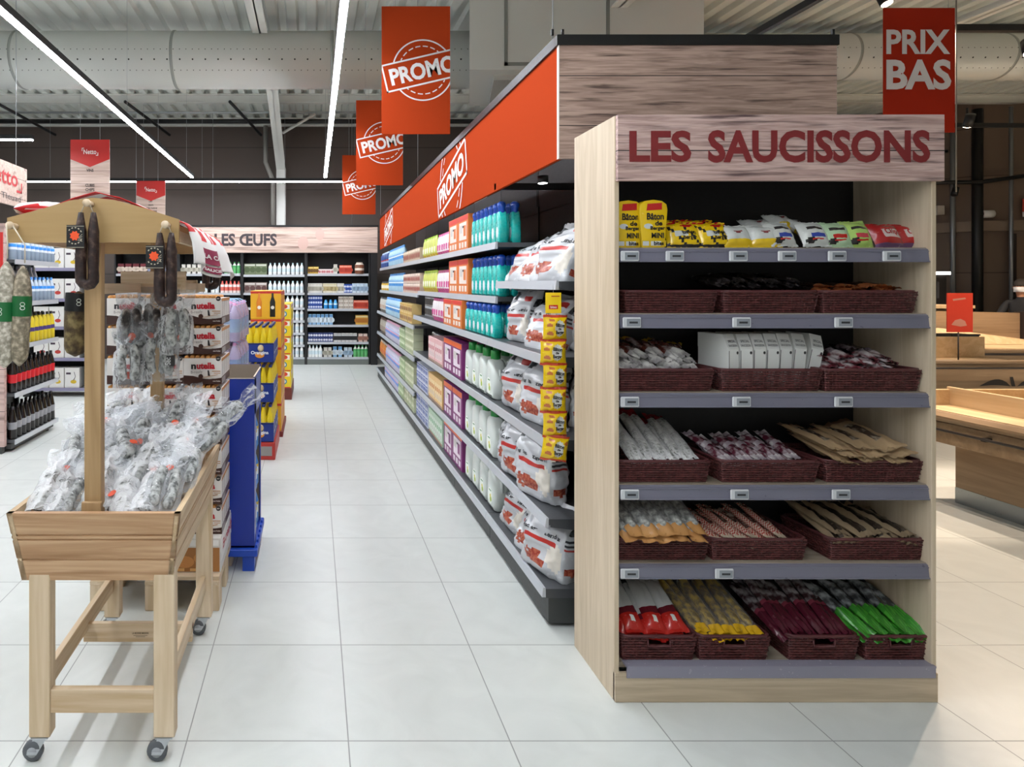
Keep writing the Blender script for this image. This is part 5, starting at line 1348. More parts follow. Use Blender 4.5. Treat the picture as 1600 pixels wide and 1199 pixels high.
# blue cardboard bin on blue plastic pallet
BLU = M('0f2f96', .35, 0, .5); BLUP = M('1746b4', .4)
t = thing('plastic_pallet', 'blue plastic pallet under the blue cardboard bin', 'pallet', (-.54, 3.57, 0))
MB().box(-.21, .21, 0, .5, .09, .135, 0, .006).build('deck', BLUP, t)
for xx in (-.2, -.05, .11):
    for yy in (.01, .4): MB().prism([(xx+.01, yy+.01, 0), (xx+.08, yy+.01, 0), (xx+.08, yy+.08, 0), (xx+.01, yy+.08, 0)], (0, 0, .09)).build('foot', BLUP, t)
for k in range(6): MB().box(.195, .207, .03+k*.075, .055+k*.075, .125, .15).build('edge_rib', BLUP, t)
t = thing('cardboard_bin', 'tall open blue cardboard bin beside the biscuit boxes', 'display bin', (-.54, 3.6, .135))
KRI = M('8d7f70', .75)
x0, x1, d, h = -.19, .19, .44, 1.0
mb = MB(); mb.box(x0, x1, 0, .006, 0, h); mb.box(x0, x0+.006, .006, d, 0, h); mb.box(x0, x1, d-.006, d, 0, h+.03); mb.box(x1-.006, x1, .006, .10, 0, h); mb.box(x1-.006, x1, .006, d, h-.22, h+.01); mb.box(x1-.006, x1, d-.04, d, 0, h); mb.box(x0, x1, 0, d, 0, .01)
mb.build('outer_wall', BLU, t)
mb = MB(); mb.box(x0+.007, x1-.007, .0065, .008, .02, h-.001); mb.box(x0+.0065, x0+.008, .008, d-.008, .02, h); mb.box(x0+.007, x1-.007, d-.008, d-.0065, .02, h+.029); mb.box(x1-.008, x1-.0065, .008, d-.008, h-.21, h+.009)
mb.build('kraft_lining', KRI, t)
mb = MB(); mb.box(x0-.001, x1+.001, -.001, .007, h, h+.003); mb.box(x1-.007, x1+.001, 0, d, h+.01, h+.013); mb.build('cut_edge', M('c9bda8', .7), t)
DTB = simple_bottle('softener_bottle', [('2f7fd0', .3), ('d8e4ec', .3), ('d6b83c', .3), ('15407f', .3)], .24, .05, [(0, .9, 3), (.05, 1, 0), (.3, 1, 1), (.5, 1, 2), (.58, 1, 0), (.8, .7, 0), (.88, .4, 0), (1, .35, 0)], 10)
for l in range(3):
    for k in range(3): DTB.put((-.408, 3.75+.105*k, .147+.245*l), 0, 'blue softener bottle in the open side of the blue bin', 'bottles in the blue bin')
# pink water packs
def water_pack():
    t = thing('water_pack', 'x', 'bottle pack')
    seg = [(.036, 0, 0), (.041, .008, 0), (.041, .10, 2), (.041, .17, 0), (.038, .2, 0), (.022, .255, 0), (.014, .272, 1), (.014, .295, 1), (.006, .297, 1)]
    b0 = MB().lathe(seg, 10).build('bottle', [M('c6d3e6', .15, 0, .6), M('d9a0c8', .35), M('7f9fd0', .35)], t)
    n = 0
    for i in range(3):
        for j in range(2):
            if n == 0: b = b0
            else: b = b0.copy(); COL.objects.link(b)
            b.location = (-.085+.085*i, .045+.085*j, 0); n += 1
    mb = MB(); mb.prism([(-.128, .001, .0), (.128, .001, 0), (.128, .001, .2), (.10, .03, .262), (-.10, .03, .262), (-.128, .001, .2)], (0, 0, 0)) if False else None
    mb = MB(); mb.grid(lambda u, v: ((.129-.03*max(0, v-.75)*3)*math.copysign(abs(math.cos(2*PI*u))**.4, math.cos(2*PI*u)), .087+(.088-.03*max(0, v-.75)*3)*math.copysign(abs(math.sin(2*PI*u))**.4, math.sin(2*PI*u)), .002+.27*v), 32, 8, wrap=True, mi=lambda u, v: 1 if .3 < v < .62 else 0)
    mb.build('shrink_film', [film('pink_film', .12, 'f2e2ec', 30, .15, .6), film('blue_film', .3, 'dce8f2', 30, .15, .6)], t)
    MB().tube([(-.11, .085, .285), (-.05, .085, .312), (.05, .085, .312), (.11, .085, .285)], .006, 6, sq=(2.5, .6)).build('carry_handle', M('a8d0ee', .4), t)
    return Proto(t)
WP = water_pack()
for l in range(5):
    for k in range(4):
        WP.put((-.69, 4.6+.185*k, .03+.307*l), 0, 'pink wrapped water bottle pack, %s of its stack, %s row' % (('bottom', 'second layer', 'middle layer', 'fourth layer', 'top')[l], ('front', 'second', 'third', 'back')[k]))
# yellow drink packs in blue sleeves
def drink_pack():
    t = thing('soft_drink_pack', 'x', 'bottle pack')
    seg = [(.028, 0, 0), (.031, .006, 0), (.031, .09, 0), (.034, .16, 0), (.036, .2, 0), (.03, .25, 0), (.016, .31, 0), (.014, .33, 1), (.017, .332, 1), (.017, .352, 1), (.01, .356, 1)]
    b0 = MB().lathe(seg, 10).build('bottle', [M('ddc21c', .25, 0, .6), M('1c2f6a', .35)], t); n = 0
    for i in range(4):
        for j in range(2):
            b = b0 if n == 0 else b0.copy()
            if n: COL.objects.link(b)
            b.location = (-.098+.0655*i, .04+.075*j, .002); n += 1
    s_ = MB().box(-.135, .135, -.002, .156, 0, .185, 0, .006).build('carton_sleeve', M('16307e', .4), t)
    mb = MB(); y = -.003
    mb.lathe([(.045, 0), (.045, .001)], 16, T=Matrix.Translation((0, y, .07)) @ Matrix.Rotation(PI/2, 4, 'X') @ Matrix.Diagonal((1, .6, 1, 1)), mi=0)
    mb.lathe([(.02, 0), (.03, .0), (.012, .001)], 12, T=Matrix.Translation((.01, y, .135)) @ Matrix.Rotation(PI/2, 4, 'X') @ Matrix.Diagonal((1, 1.2, 1, 1)), mi=1)
    mb.text('Orangina', .17, .042, (0, y*1.5, .09), (1, 0, 0), (0, 0, 1), 2, .03); mb.text('Orangina', .12, .04, (.1365, .08, .09), (0, 1, 0), (0, 0, 1), 2, .03)
    mb.box(-.135, .135, y, y+.001, .172, .184, 3)
    mb.build('print', [M('d98a2c', .4), M('c9b48a', .4), M('dfe4ea', .4), M('0d1c4a', .4)], s_)
    return Proto(t)
DP = drink_pack()
t = thing('pallet_base', 'low red base under the yellow soft drink packs', 'display base', (-.52, 5.85, 0))
MB().box(-.15, .15, 0, .75, 0, .165, 0, .003).build('base_body', M('b3322a', .45), t); MB().box(-.10, .12, -.004, 0, .04, .13).build('notice', M('8f8a86', .5), t)
for l in range(3):
    for k in range(4): DP.put((-.52, 5.87+.175*k, .167+.385*l), 0, 'yellow soft drink bottles in blue carton, %s layer, %s row' % (('bottom', 'middle', 'top')[l], ('front', 'second', 'third', 'back')[k]))
def show_carton(name, c0, c1, c2, W, H, D, style):
    t = thing(name, 'x', 'carton'); MB().box(-W/2, W/2, 0, D, 0, H, 0, .003).build('carton_body', M(c0, .42), t)
    mb = MB(); y = -.001
    if style == 0:
        for s in (-1, 1):
            mb.slab([(s*W*.22-.03, .02), (s*W*.22+.03, .02), (s*W*.22+.03, H*.6), (s*W*.22+.012, H*.78), (s*W*.22+.012, H*.92), (s*W*.22-.012, H*.92), (s*W*.22-.012, H*.78), (s*W*.22-.03, H*.6)], .004, .001, 0 if s > 0 else 2)
            mb.lathe([(.02, 0), (.02, .001)], 10, T=Matrix.Translation((s*W*.22, y*3.5, H*.4)) @ Matrix.Rotation(PI/2, 4, 'X'), mi=3)
        mb.box(-W/2, W/2, y, 0, H*.9, H*.98, 1); mb.box(W/2, W/2+.001, 0, D, H*.85, H*.97, 1); mb.box(W/2, W/2+.001, D*.2, D*.8, H*.2, H*.7, 2)
    else:
        mb.box(-W*.4, W*.4, y, 0, H*.68, H*.95, 3); mb.lathe([(H*.13, 0), (H*.13, .001)], 12, T=Matrix.Translation((0, y, H*.82)) @ Matrix.Rotation(PI/2, 4, 'X') @ Matrix.Diagonal((1.6, 1, 1, 1)), mi=1)
        mb.lathe([(H*.17, 0), (H*.17, .001)], 12, T=Matrix.Translation((0, y, H*.38)) @ Matrix.Rotation(PI/2, 4, 'X'), mi=0); mb.lathe([(H*.1, 0), (H*.1, .001)], 12, T=Matrix.Translation((0, y*2, H*.38)) @ Matrix.Rotation(PI/2, 4, 'X'), mi=3)
        mb.box(-W*.45, W*.45, y*2, 0, 0, H*.06, 1); mb.box(W/2, W/2+.001, 0, D, H*.7, H*.95, 3); mb.box(W/2, W/2+.001, D*.1, D*.9, H*.75, H*.9, 1)
    mb.build('print', [M(c2, .4), M(c1, .4), M('d9801c', .4), M('e4e0d6', .4)], t)
    return Proto(t)
SC1 = show_carton('syrup_carton', 'e0a81c', 'c22a22', '151414', .34, .31, .26, 0); SC2 = show_carton('crisp_carton', 'dcc01c', 'c9402a', '3f7f8f', .2, .245, .3, 1)
for l in range(5):
    for k in range(3): SC1.put((-.53, 6.75+.265*k, .06+.312*l), 0, 'yellow carton with dark bottle picture, %s layer, %s row' % (('lowest', 'second', 'middle', 'fourth', 'top')[l], ('front', 'middle', 'back')[k]))
t = tag(MB().box(-.72, -.34, 6.72, 7.55, 0, .058, 0, .003).build('pallet_base', M('7a2620', .5)), 'flat dark red base under the yellow bottle cartons', 'display base')
for l in range(5):
    for k in range(3): SC2.put((-.43, 8.9+.305*k, .17+.247*l), 0, 'yellow crisp carton with red oval, %s layer, %s row' % (('lowest', 'second', 'middle', 'fourth', 'top')[l], ('front', 'middle', 'back')[k]))
t = tag(MB().box(-.54, -.32, 8.88, 9.85, 0, .168, 0, .003).build('pallet_base', M('6a2a22', .5)), 'dark red base under the yellow crisp cartons', 'display base')
# ================================================================ BACK WALL, LEFT SHELVES, HANGING SIGNS
PALEWOOD = wood('d2bbae', 'bda294', 'x', .7, .5, dark='8f7468', plank=.2, plank_z=.1, ring=1.5, contrast=(.2, .8))
BX = (-4.17, -2.83, -1.5, -.16, 1.18); BYF = 12.72
bzs = [[1.9, 1.5, 1.165, .83, .47, .15], [1.9, 1.5, 1.165, .83, .47, .15], [1.88, 1.5, 1.19, .92, .66, .41, .15], [1.9, 1.5, 1.165, .83, .47, .15]]
bl_ = ('dark shelving bay at the back left, holding wine cartons', 'dark shelving bay at the back with red and white bottles', 'dark back bay filled with white milk bottles', 'rightmost dark shelving bay under the eggs sign')
for b in range(4):
    x0, x1 = BX[b], BX[b+1]
    t = thing('shelving_bay', bl_[b], 'shelving', (x0, BYF, 0), 0, 'shelving bays under the eggs sign')
    MB().box(0, x1-x0, .5, .53, .1, 2.4).build('back_panel', SLAT, t)
    for xx in (0, x1-x0-.03): MB().box(xx, xx+.03, .0, .5, 0, 2.36).build('upright', SLAT, t)
    MB().box(.03, x1-x0-.03, .0, .5, 0, .11).build('kick_base', M('6c726e', .5), t)
    for z in bzs[b]:
        s = MB().box(.03, x1-x0-.03, .03, .5, z-.03, z).build('shelf', SHELFM, t)
        MB().box(.03, x1-x0-.03, .018, .03, z-.045, z+.004).build('price_rail', LIPM, s)
t = thing('eggs_header', 'pale wood header board lettered in dark grey along the back wall', 'header sign', (-4.2, BYF-.06, 2.34))
bd = MB().box(0, 5.53, 0, .03, 0, .536).build('board', PALEWOOD, t)
mb = MB(); mb.text('LES ŒUFS', 1.3, .262, (2.785, -.001, .268), (1, 0, 0), (0, 0, 1), 0, .035); mb.build('lettering', M('3a3236', .5), bd)
mb = MB()
for x, z, r in ((3.98, .2, .13), (4.33, .38, .11)):
    mb.lathe([(r, 0), (r, .0008)], 24, T=Matrix.Translation((x, -.0005, z)) @ Matrix.Rotation(PI/2, 4, 'X') @ Matrix.Diagonal((.85, 1.1, 1, 1)), mi=0)
mb.build('egg_print', M('c9a79c', .5), bd)
MB().box(-.02, 5.55, -.01, .06, .536, .575).build('top_rail', BLACK, t)
for xx in (.5, 2.1, 3.6, 5.0): MB().tube([(xx, .02, .57), (xx, .02, 2.95)], .004, 5).build('suspension_wire', STEEL, t)
tag(MB().box(1.19, 1.33, BYF-.05, 13.3, 0, 2.33).build('corner_post', SLAT), 'black end post closing the back shelves beside the promo aisle', 'post')

MLK = simple_bottle('milk_bottle', [('e9ecec', .35), ('cfe0e6', .35), ('bcd4dc', .35), ('d4dfe2', .35)], .25, .042, [(0, .9, 0), (.04, 1, 0), (.25, 1, 1), (.55, 1, 0), (.68, .95, 0), (.82, .5, 0), (.88, .4, 2), (1, .4, 2)])
MLG = simple_bottle('milk_bottle', [('e4e8e2', .35), ('5fae6a', .35), ('3f9a55', .35)], .25, .042, [(0, .9, 0), (.04, 1, 1), (.55, 1, 2), (.7, .95, 0), (.82, .5, 0), (.88, .4, 2), (1, .4, 2)])
MLR = simple_bottle('milk_bottle', [('ead9d6', .35), ('d8685c', .35), ('c8443c', .35)], .25, .042, [(0, .9, 0), (.04, 1, 0), (.2, 1, 1), (.5, 1, 0), (.7, .95, 1), (.82, .5, 1), (.88, .4, 2), (1, .4, 2)])
MLB = simple_bottle('soap_bottle', [('5aaee0', .3), ('2f8fd6', .3), ('d6e6ee', .3)], .19, .045, [(0, .9, 0), (.05, 1, 1), (.45, 1, 2), (.6, 1, 0), (.85, .6, 1), (1, .5, 1)])
BRP = carton('bottle_pack', '6f7a5c', '4a5a3a', 'd6d8cc', .235, .24, .2); BRW = carton('bottle_pack', '8a7a74', '5a3a38', 'd8d2cc', .235, .22, .2)
WBX = carton('milk_carton', 'dcdad4', 'b8b4a4', 'c9c6bc', .075, .2, .1); CBX = carton('milk_carton', 'dcd6c2', 'b8a878', 'c9c09a', .075, .2, .1); PBX = carton('milk_carton', 'cfdde8', '9ab4cc', 'b8cfe0', .075, .2, .1); BBX = carton('sugar_box', '2a50a8', 'c9d4e8', '1c3a80', .1, .09, .12); BLX = carton('milk_carton', '8fbce0', 'd8e6f0', '5a94cc', .075, .22, .1)
YPK = carton('yellow_pack', 'c9a02c', '6a4a1c', 'e6d08a', .11, .15, .12); PLW = carton('pink_box', 'dcc9c8', 'c97a80', 'e4dcd8', .12, .1, .12); ORP = carton('orange_carton', 'e0b04a', 'c07a2c', 'ead6a2', .09, .2, .1); ROP = carton('red_pack', 'd8583a', 'b83a28', 'e4a08c', .085, .18, .1)
NVP = carton('navy_tub', '3a4a86', 'd6d8e4', '2c3a6a', .1, .095, .1); BWK = carton('black_white_pack', 'd8d8d6', '2a2a2c', 'b8b8b8', .075, .18, .1); PKC = carton('pink_carton', 'd9b8ac', 'a0705f', 'e8d8d0', .085, .17, .1); CRM = carton('cream_pack', 'd2c8bc', 'a89a8c', 'e2dcd4', .1, .085, .1)
def rb(pr, z, x0, x1, n, label, group, layers=1, lh=.1):
    for l in range(layers):
        for k in range(n): pr.put((x0+(x1-x0)*(k+.5)/n, BYF+.06+random.uniform(0, .004), z+lh*l), 0, label, group)
a = bzs[3]; X3 = -.12
def r4(pr, z, f0, f1, n, what, layers=1, lh=.1): rb(pr, z, -.12+1.26*f0, -.12+1.26*f1, n, what+' in the rightmost back bay', what+' in the rightmost back bay', layers, lh)
r4(YPK, 1.9, 0, .18, 2, 'yellow pack on the top shelf'); r4(PLW, 1.9, .18, .42, 3, 'low pink and white box on the top shelf'); r4(WBX, 1.9, .42, .5, 1, 'white carton standing alone on the top shelf'); r4(ROP, 1.9, .53, .73, 3, 'red banded pack on the top shelf')
BJ = simple_bottle('big_jar', [('7a4a34', .3), ('d9cdc0', .4), ('b8a898', .4)], .24, .1, [(0, .9, 0), (.05, 1, 0), (.3, 1, 1), (.5, 1, 0), (.8, .95, 1), (.9, .7, 2), (1, .65, 2)], 12); r4(BJ, 1.9, .76, .96, 1, 'big brown jar on the top shelf')
r4(WBX, 1.5, 0, .24, 4, 'white milk carton on the second shelf'); r4(CBX, 1.5, .25, .48, 4, 'cream milk carton on the second shelf'); r4(WBX, 1.5, .49, .6, 2, 'plain white carton in the middle of the second shelf'); r4(BBX, 1.5, .61, .73, 2, 'blue box stacked on the second shelf', 2, .093); r4(PBX, 1.5, .74, 1, 4, 'pale blue carton on the second shelf')
r4(BBX, 1.165, 0, .24, 3, 'blue box in the tall stack of the third shelf', 3, .093); r4(MLB, 1.165, .26, .5, 3, 'bright blue bottle on the third shelf'); r4(CRM, 1.165, .51, .76, 3, 'cream pack stacked on the third shelf', 3, .087); r4(ROP, 1.165, .77, 1, 4, 'red orange pack on the third shelf')
r4(BLX, .83, 0, .42, 6, 'light blue carton on the fourth shelf'); r4(ORP, .83, .8, 1, 3, 'orange carton at the right of the fourth shelf')
r4(NVP, .47, 0, .42, 5, 'navy tub stacked on the fifth shelf', 2, .097); r4(BWK, .47, .43, .82, 6, 'black and white pack on the fifth shelf'); r4(PKC, .47, .84, 1, 2, 'pink carton on the fifth shelf')
r4(MLK, .15, 0, .24, 4, 'white bottle on the bottom shelf'); r4(WBX, .15, .26, .4, 2, 'white carton on the bottom shelf'); r4(BLX, .15, .41, .58, 2, 'light blue carton on the bottom shelf'); r4(PBX, .15, .6, .74, 2, 'pale blue carton on the bottom shelf'); r4(MLG, .15, .76, 1, 4, 'green and white bottle on the bottom shelf')
def r3(pr, z, f0, f1, n, what, layers=1, lh=.1): rb(pr, z, -1.46+1.26*f0, -1.46+1.26*f1, n, what+' in the milk bay', what+' in the milk bay', layers, lh)
r3(BRP, 1.88, 0, .38, 2, 'olive bottle pack on the top shelf'); r3(MLK, 1.88, .4, 1, 8, 'white milk bottle on the top shelf')
r3(BRW, 1.5, 0, .38, 2, 'brown and white bottle pack on the second shelf'); r3(MLK, 1.5, .4, 1, 8, 'white milk bottle on the second shelf')
for i, z in enumerate(bzs[2][2:]): r3(MLK, z, .3, 1, 9, 'white milk bottle on the %s shelf' % ('third', 'fourth', 'fifth', 'sixth', 'bottom')[i])
def r2(pr, z, f0, f1, n, what, b=1, layers=1, lh=.1): rb(pr, z, BX[b]+.04+1.26*f0, BX[b]+.04+1.26*f1, n, what, what, layers, lh)
r2(MLG, 1.9, .72, 1, 4, 'green milk bottle on the top back shelf behind the cart cloth'); r2(WBX, 1.9, 0, .7, 8, 'white carton on the top back shelf behind the cart cloth')
r2(MLK, 1.5, 0, .45, 6, 'white milk bottle on the shelf behind the looped sausage'); r2(MLR, 1.5, .66, 1, 5, 'red banded milk bottle on the shelf above the biscuit boxes'); r2(MLK, 1.5, .5, .64, 2, 'white milk bottle beside the red banded bottles')
WNB = carton('wine_carton', '5a1a24', 'c9b8a8', '7a2a32', .13, .22, .12); WHB = carton('wine_carton', 'd8d4d2', '8a8fa8', '5a5a6a', .13, .18, .12); BLB = carton('water_carton', '1f6fd0', '9ad0f0', '3a94e0', .13, .24, .12)
r2(WNB, 1.9, 0, .5, 4, 'dark red wine carton on the top back shelf seen through the cart', 0); r2(WHB, 1.5, .0, .5, 5, 'white carton on the back shelf seen through the cart', 0); r2(BLB, 1.5, .52, .82, 3, 'blue carton on the back shelf seen through the cart', 0); r2(WNB, 1.5, .84, 1, 1, 'single dark red wine carton on the back shelf', 0); r2(WHB, 1.9, .52, 1, 5, 'white carton on the top back shelf seen through the cart', 0)

# ---------------------------------------------------------------- left gondola with bottles
GY0, GY1, GX = 6.12, 7.15, -3.0
t = thing('shelving_bay', 'grey shelving bay of soda and water bottles at the far left', 'shelving', (GX-.5, GY0, 0))
MB().box(-.03, .0, 0, GY1-GY0, .1, 2.35).build('back_panel', SLAT, t)
MB().box(-.04, .04, GY1-GY0-.03, GY1-GY0, 0, 2.35).build('upright', SLAT, t)
MB().box(.0, .46, .0, GY1-GY0-.05, .03, .08).build('kick_base', KICK, t)
for yy in (.1, .9): MB().cyl((.42, yy, 0), (.42, yy, .04), .02, n=8).build('foot', DARK, t)
LZ = [1.94, 1.51, 1.07, .59, .12]
for z in LZ:
    s = MB().box(0, .49, 0, GY1-GY0, z-.03, z).build('shelf', SHELFM, t); MB().box(.49, .5, 0, GY1-GY0, z-.045, z+.004).build('price_rail', LIPM, s)
WAT = simple_bottle('water_bottle', [('b4c2d2', .15, 0, .6), ('3a8fe0', .3), ('dfe8f0', .3), ('8fa0b2', .2)], .26, .041, [(0, .9, 0), (.04, 1, 3), (.4, 1, 2), (.5, 1, 1), (.62, 1, 0), (.82, .5, 0), (.88, .36, 1), (1, .36, 1)])
WAC = simple_bottle('water_bottle', [('b9c0c6', .15, 0, .6), ('d0d4d8', .3), ('e2e6ea', .3)], .28, .043, [(0, .9, 0), (.04, 1, 0), (.6, 1, 0), (.82, .5, 0), (.88, .36, 1), (1, .36, 1)])
TEA = simple_bottle('tea_bottle', [('d8c22c', .3), ('4a3a7a', .35), ('2c2a2a', .3)], .31, .041, [(0, .9, 0), (.04, 1, 0), (.36, 1, 1), (.5, 1, 0), (.78, .8, 0), (.9, .4, 2), (1, .38, 2)])
COL1 = simple_bottle('cola_bottle', [('1a1210', .15, 0, .6), ('c8202a', .35), ('141213', .3)], .33, .044, [(0, .9, 0), (.04, 1, 0), (.3, .95, 1), (.56, 1, 0), (.8, .6, 0), (.9, .36, 2), (1, .34, 2)])
COL2 = simple_bottle('cola_bottle', [('17110f', .15, 0, .6), ('8f9094', .35), ('141213', .3)], .33, .044, [(0, .9, 0), (.04, 1, 0), (.3, .95, 1), (.52, 1, 0), (.8, .6, 0), (.9, .36, 2), (1, .34, 2)])
for pr, z, nm in ((WAT, LZ[0], 'blue capped water bottle on the top shelf at the far left'), (WAT, LZ[1], 'blue capped water bottle on the second shelf at the far left'), (TEA, LZ[2], 'yellow tea bottle with purple label at the far left'), (COL1, LZ[3], 'cola bottle with red label at the far left'), (COL2, LZ[4], 'cola bottle with grey label on the lowest shelf at the far left')):
    for r in range(2):
        for k in range(10): pr.put((GX-.06-.1*r, GY0+.06+.1*k, z), PI/2, nm, nm)
for k in range(10): WAC.put((GX-.26, GY0+.06+.1*k, LZ[1]+.10), PI/2, 'clear water bottle standing higher at the back of the second shelf', 'clear water bottles at the far left')
t = thing('shelf_end_panel', 'wood-effect end panel with red poster at the far left edge', 'end panel', (-3.6, 6.05, 0))
MB().box(-.6, .52, 0, .05, .07, 2.3).build('panel', wood('cdb0a8', 'b89a92', 'x', .7, .5, dark='8f7870', plank=.42, plank_z=.0, ring=1.5, contrast=(.2, .8)), t); MB().box(-.6, .5, .0, .05, 0, .07).build('kick_base', KICK, t)
p = MB().box(-.3, .51, -.004, 0, 1.5, 2.21).build('poster', M('c4231f', .45), t)
mb = MB(); mb.box(.40, .47, -.006, -.004, 1.78, 1.80); mb.box(.45, .47, -.006, -.004, 1.80, 1.88); mb.box(-.25, .49, -.006, -.004, 1.66, 1.675); mb.build('poster_print', M('e6dcd8', .5), p)

def logo(mb, w, h, o, right, up, mi):
    """shop name between two corner brackets"""
    mb.text('Netto', w*.78, h*.62, o, right, up, mi, .015)
    t = h*.09
    L = [[(-w*.5, h*.5-t), (-w*.36, h*.5-t), (-w*.36, h*.5), (-w*.5, h*.5)], [(-w*.5, h*.1), (-w*.5+t, h*.1), (-w*.5+t, h*.5), (-w*.5, h*.5)],
         [(w*.36, -h*.5), (w*.5, -h*.5), (w*.5, -h*.5+t), (w*.36, -h*.5+t)], [(w*.5-t, -h*.5), (w*.5, -h*.5), (w*.5, -h*.1), (w*.5-t, -h*.1)]]
    mb.flat(L, o, right, up, mi, d=.001)
t = thing('shop_sign', 'wood-effect sign with red shop name at the left edge', 'hanging sign', (-3.0, 4.6, 2.45))
b = MB().box(0, .03, 0, 1.7, .02, .43).build('board', PALEWOOD, t)
mb = MB(); logo(mb, .82, .26, (.032, 1.18, .29), (0, 1, 0), (0, 0, 1), 0); mb.build('shop_name', M('c0242a', .5), b)
mb = MB(); mb.text('y & Tleuad', .62, .075, (.032, 1.25, .09), (0, 1, 0), (0, 0, 1), 0, .0); mb.build('lettering', M('4a4042', .5), b)
for yy in (.3, 1.5): MB().tube([(.015, yy, .43), (.015, yy, 2.8)], .004, 5).build('suspension_wire', STEEL, t)

def wires(t, xs, z, top=5.33):
    zz = t.location.z
    for x in xs: MB().tube([(x, .005, z), (x, .005, top-zz)], .002, 5).build('suspension_wire', STEEL, t)
def netto_banner(x, Y, z0, z1, w, lines, label, extra=False):
    t = thing('hanging_banner', label, 'hanging sign', (x, Y, z0)); h = z1-z0
    b = MB().box(-w/2, w/2, 0, .012, 0, h).build('panel', PALEWOOD, t)
    mb = MB(); rh = .3*w/.6
    mb.add([(-w/2, -.001, h), (-w/2, -.001, h-rh), (0, -.001, h-rh-.12*w/.6), (w/2, -.001, h-rh), (w/2, -.001, h)], [(0, 1, 2, 3, 4)])
    if extra: MB().flat([[(-w*.44, .03), (-w*.1, .03), (-w*.1, .07), (-w*.36, .07), (-w*.36, .25), (-w*.44, .25)]], (0, -.001, 0), (1, 0, 0), (0, 0, 1)).build('red_mark', M('c0251f', .45), b)
    mb.build('red_print', M('c0251f', .45), b)
    mb = MB(); logo(mb, w*.42, w*.2, (0, -.0022, h-rh*.62), (1, 0, 0), (0, 0, 1), 0); mb.build('shop_name', M('ece6e2', .45), b)
    mb = MB()
    for tx, zz, ww, hh in lines: mb.text(tx, ww, hh, (0, -.0016, zz), (1, 0, 0), (0, 0, 1), 0, .03)
    mb.build('lettering', M('241c1c', .5), b)
    wires(t, (-w*.25, w*.25), h)
netto_banner(-3.42, 9.3, 2.72, 3.9, .6, [('VINS', .72, .12, .045), ('CUBIS', .48, .14, .045), ('CHIPS', .4, .14, .045)] if False else [('VINS', .71, .11, .045), ('CUBIS', .48, .14, .045), ('CHIPS', .415, .14, .045)], 'hanging wood-effect banner for wines with red chevron top', True)
netto_banner(-3.16, 11.8, 2.72, 3.69, .56, [('LAIT', .57, .07, .03), ('OEUFS', .5, .1, .03), ('SUCRE FARINE', .44, .25, .03), ('AIDE PATISSERIE', .38, .24, .03), ('CAFES', .31, .11, .03)], 'hanging wood-effect banner for milk and eggs with red chevron top')
BANN = M('b0401f', .8, 0, 0)
def promo_banner(x, Y, z0, z1, w, label):
    t = thing('promo_banner', label, 'hanging sign', (x, Y, z0), 0, None); h = z1-z0
    b = MB().box(-w/2, w/2, 0, .006, 0, h).build('panel', BANN, t)
    k = w/.6
    mb = MB().stamp((.06*k, -.001, h*.5), (1, 0, 0), (0, 0, 1), 0, r=.27*k, rh=.125*k, rw=.70*k, ang=.23, rect=(-w/2-.06*k, w/2-.06*k, -h/2, h/2), d=.001)
    mb.build('stamp_print', M('e6e4e2', .45), b)
    wires(t, (-w*.3, w*.3), h)
promo_banner(.897, 5.33, 3.01, 4.13, .6, 'nearest and largest orange banner with white stamp, hung overhead'); promo_banner(.846, 7.8, 2.96, 4.05, .6, 'second orange stamped banner, behind the largest one'); promo_banner(.82, 11.0, 2.95, 4.02, .6, 'farthest and lowest looking of the orange stamped banners')
t = thing('price_banner', 'red hanging banner with two white words above the sausage cabinet', 'hanging sign', (5.08, 5.1, 2.967)); 
b = MB().box(-.3, .3, 0, .006, 0, 1.045).build('panel', M('a5301f', .8, 0, 0), t)
mb = MB(); mb.text('PRIX', .535, .205, (-.01, -.001, .76), (1, 0, 0), (0, 0, 1), 0, .03); mb.text('BAS', .545, .255, (-.005, -.001, .485), (1, 0, 0), (0, 0, 1), 0, .035); mb.build('lettering', M('d8d4d6', .5), b)
wires(t, (-.25, .25), 1.045); MB().tube([(.31, .0, 1.3), (.31, .0, -.5)], .005, 6).build('side_pole', M('7d766e', .5), t)

# ---------------------------------------------------------------- wine boxes at the far left
t = thing('shelving_bay', 'dark shelving of white wine boxes seen left of the cart post', 'shelving', (-4.35, 9.1, 0))
MB().box(0, 1.05, .4, .43, .05, 2.4).build('back_panel', SLAT, t)
for xx in (0, .95): MB().box(xx, xx+.1, 0, .42, 0, 2.36).build('upright', DARK if xx == 0 else M('5c5e5c', .5), t)
VZ = [1.93, 1.47, 1.05, .58, .13]
for z in VZ:
    s = MB().box(.1, .95, .02, .4, z-.03, z).build('shelf', SHELFM, t); MB().box(.1, .95, .01, .02, z-.045, z+.004).build('price_rail', M('8a86a0', .35), s)
def wine_box(c):
    t = thing('wine_box', 'x', 'box'); MB().box(-.11, .11, 0, .2, 0, .3, 0, .003).build('box_body', M('dedcd8', .45), t)
    mb = MB(); mb.lathe([(.035, 0), (.035, .001)], 14, T=Matrix.Translation((.02, 0, .09)) @ Matrix.Rotation(PI/2, 4, 'X') @ Matrix.Diagonal((1.3, .8, 1, 1)), mi=0)
    mb.tube([(.02, -.001, .11), (.05, -.001, .17), (.03, -.001, .24)], .004, 5, 1); mb.box(-.09, -.02, -.001, 0, .2, .23, 1)
    mb.build('print', [M(c, .45), M('3a2a3a', .5)], t); return Proto(t)
WR, WY = wine_box('b83a30'), wine_box('d0b02c')
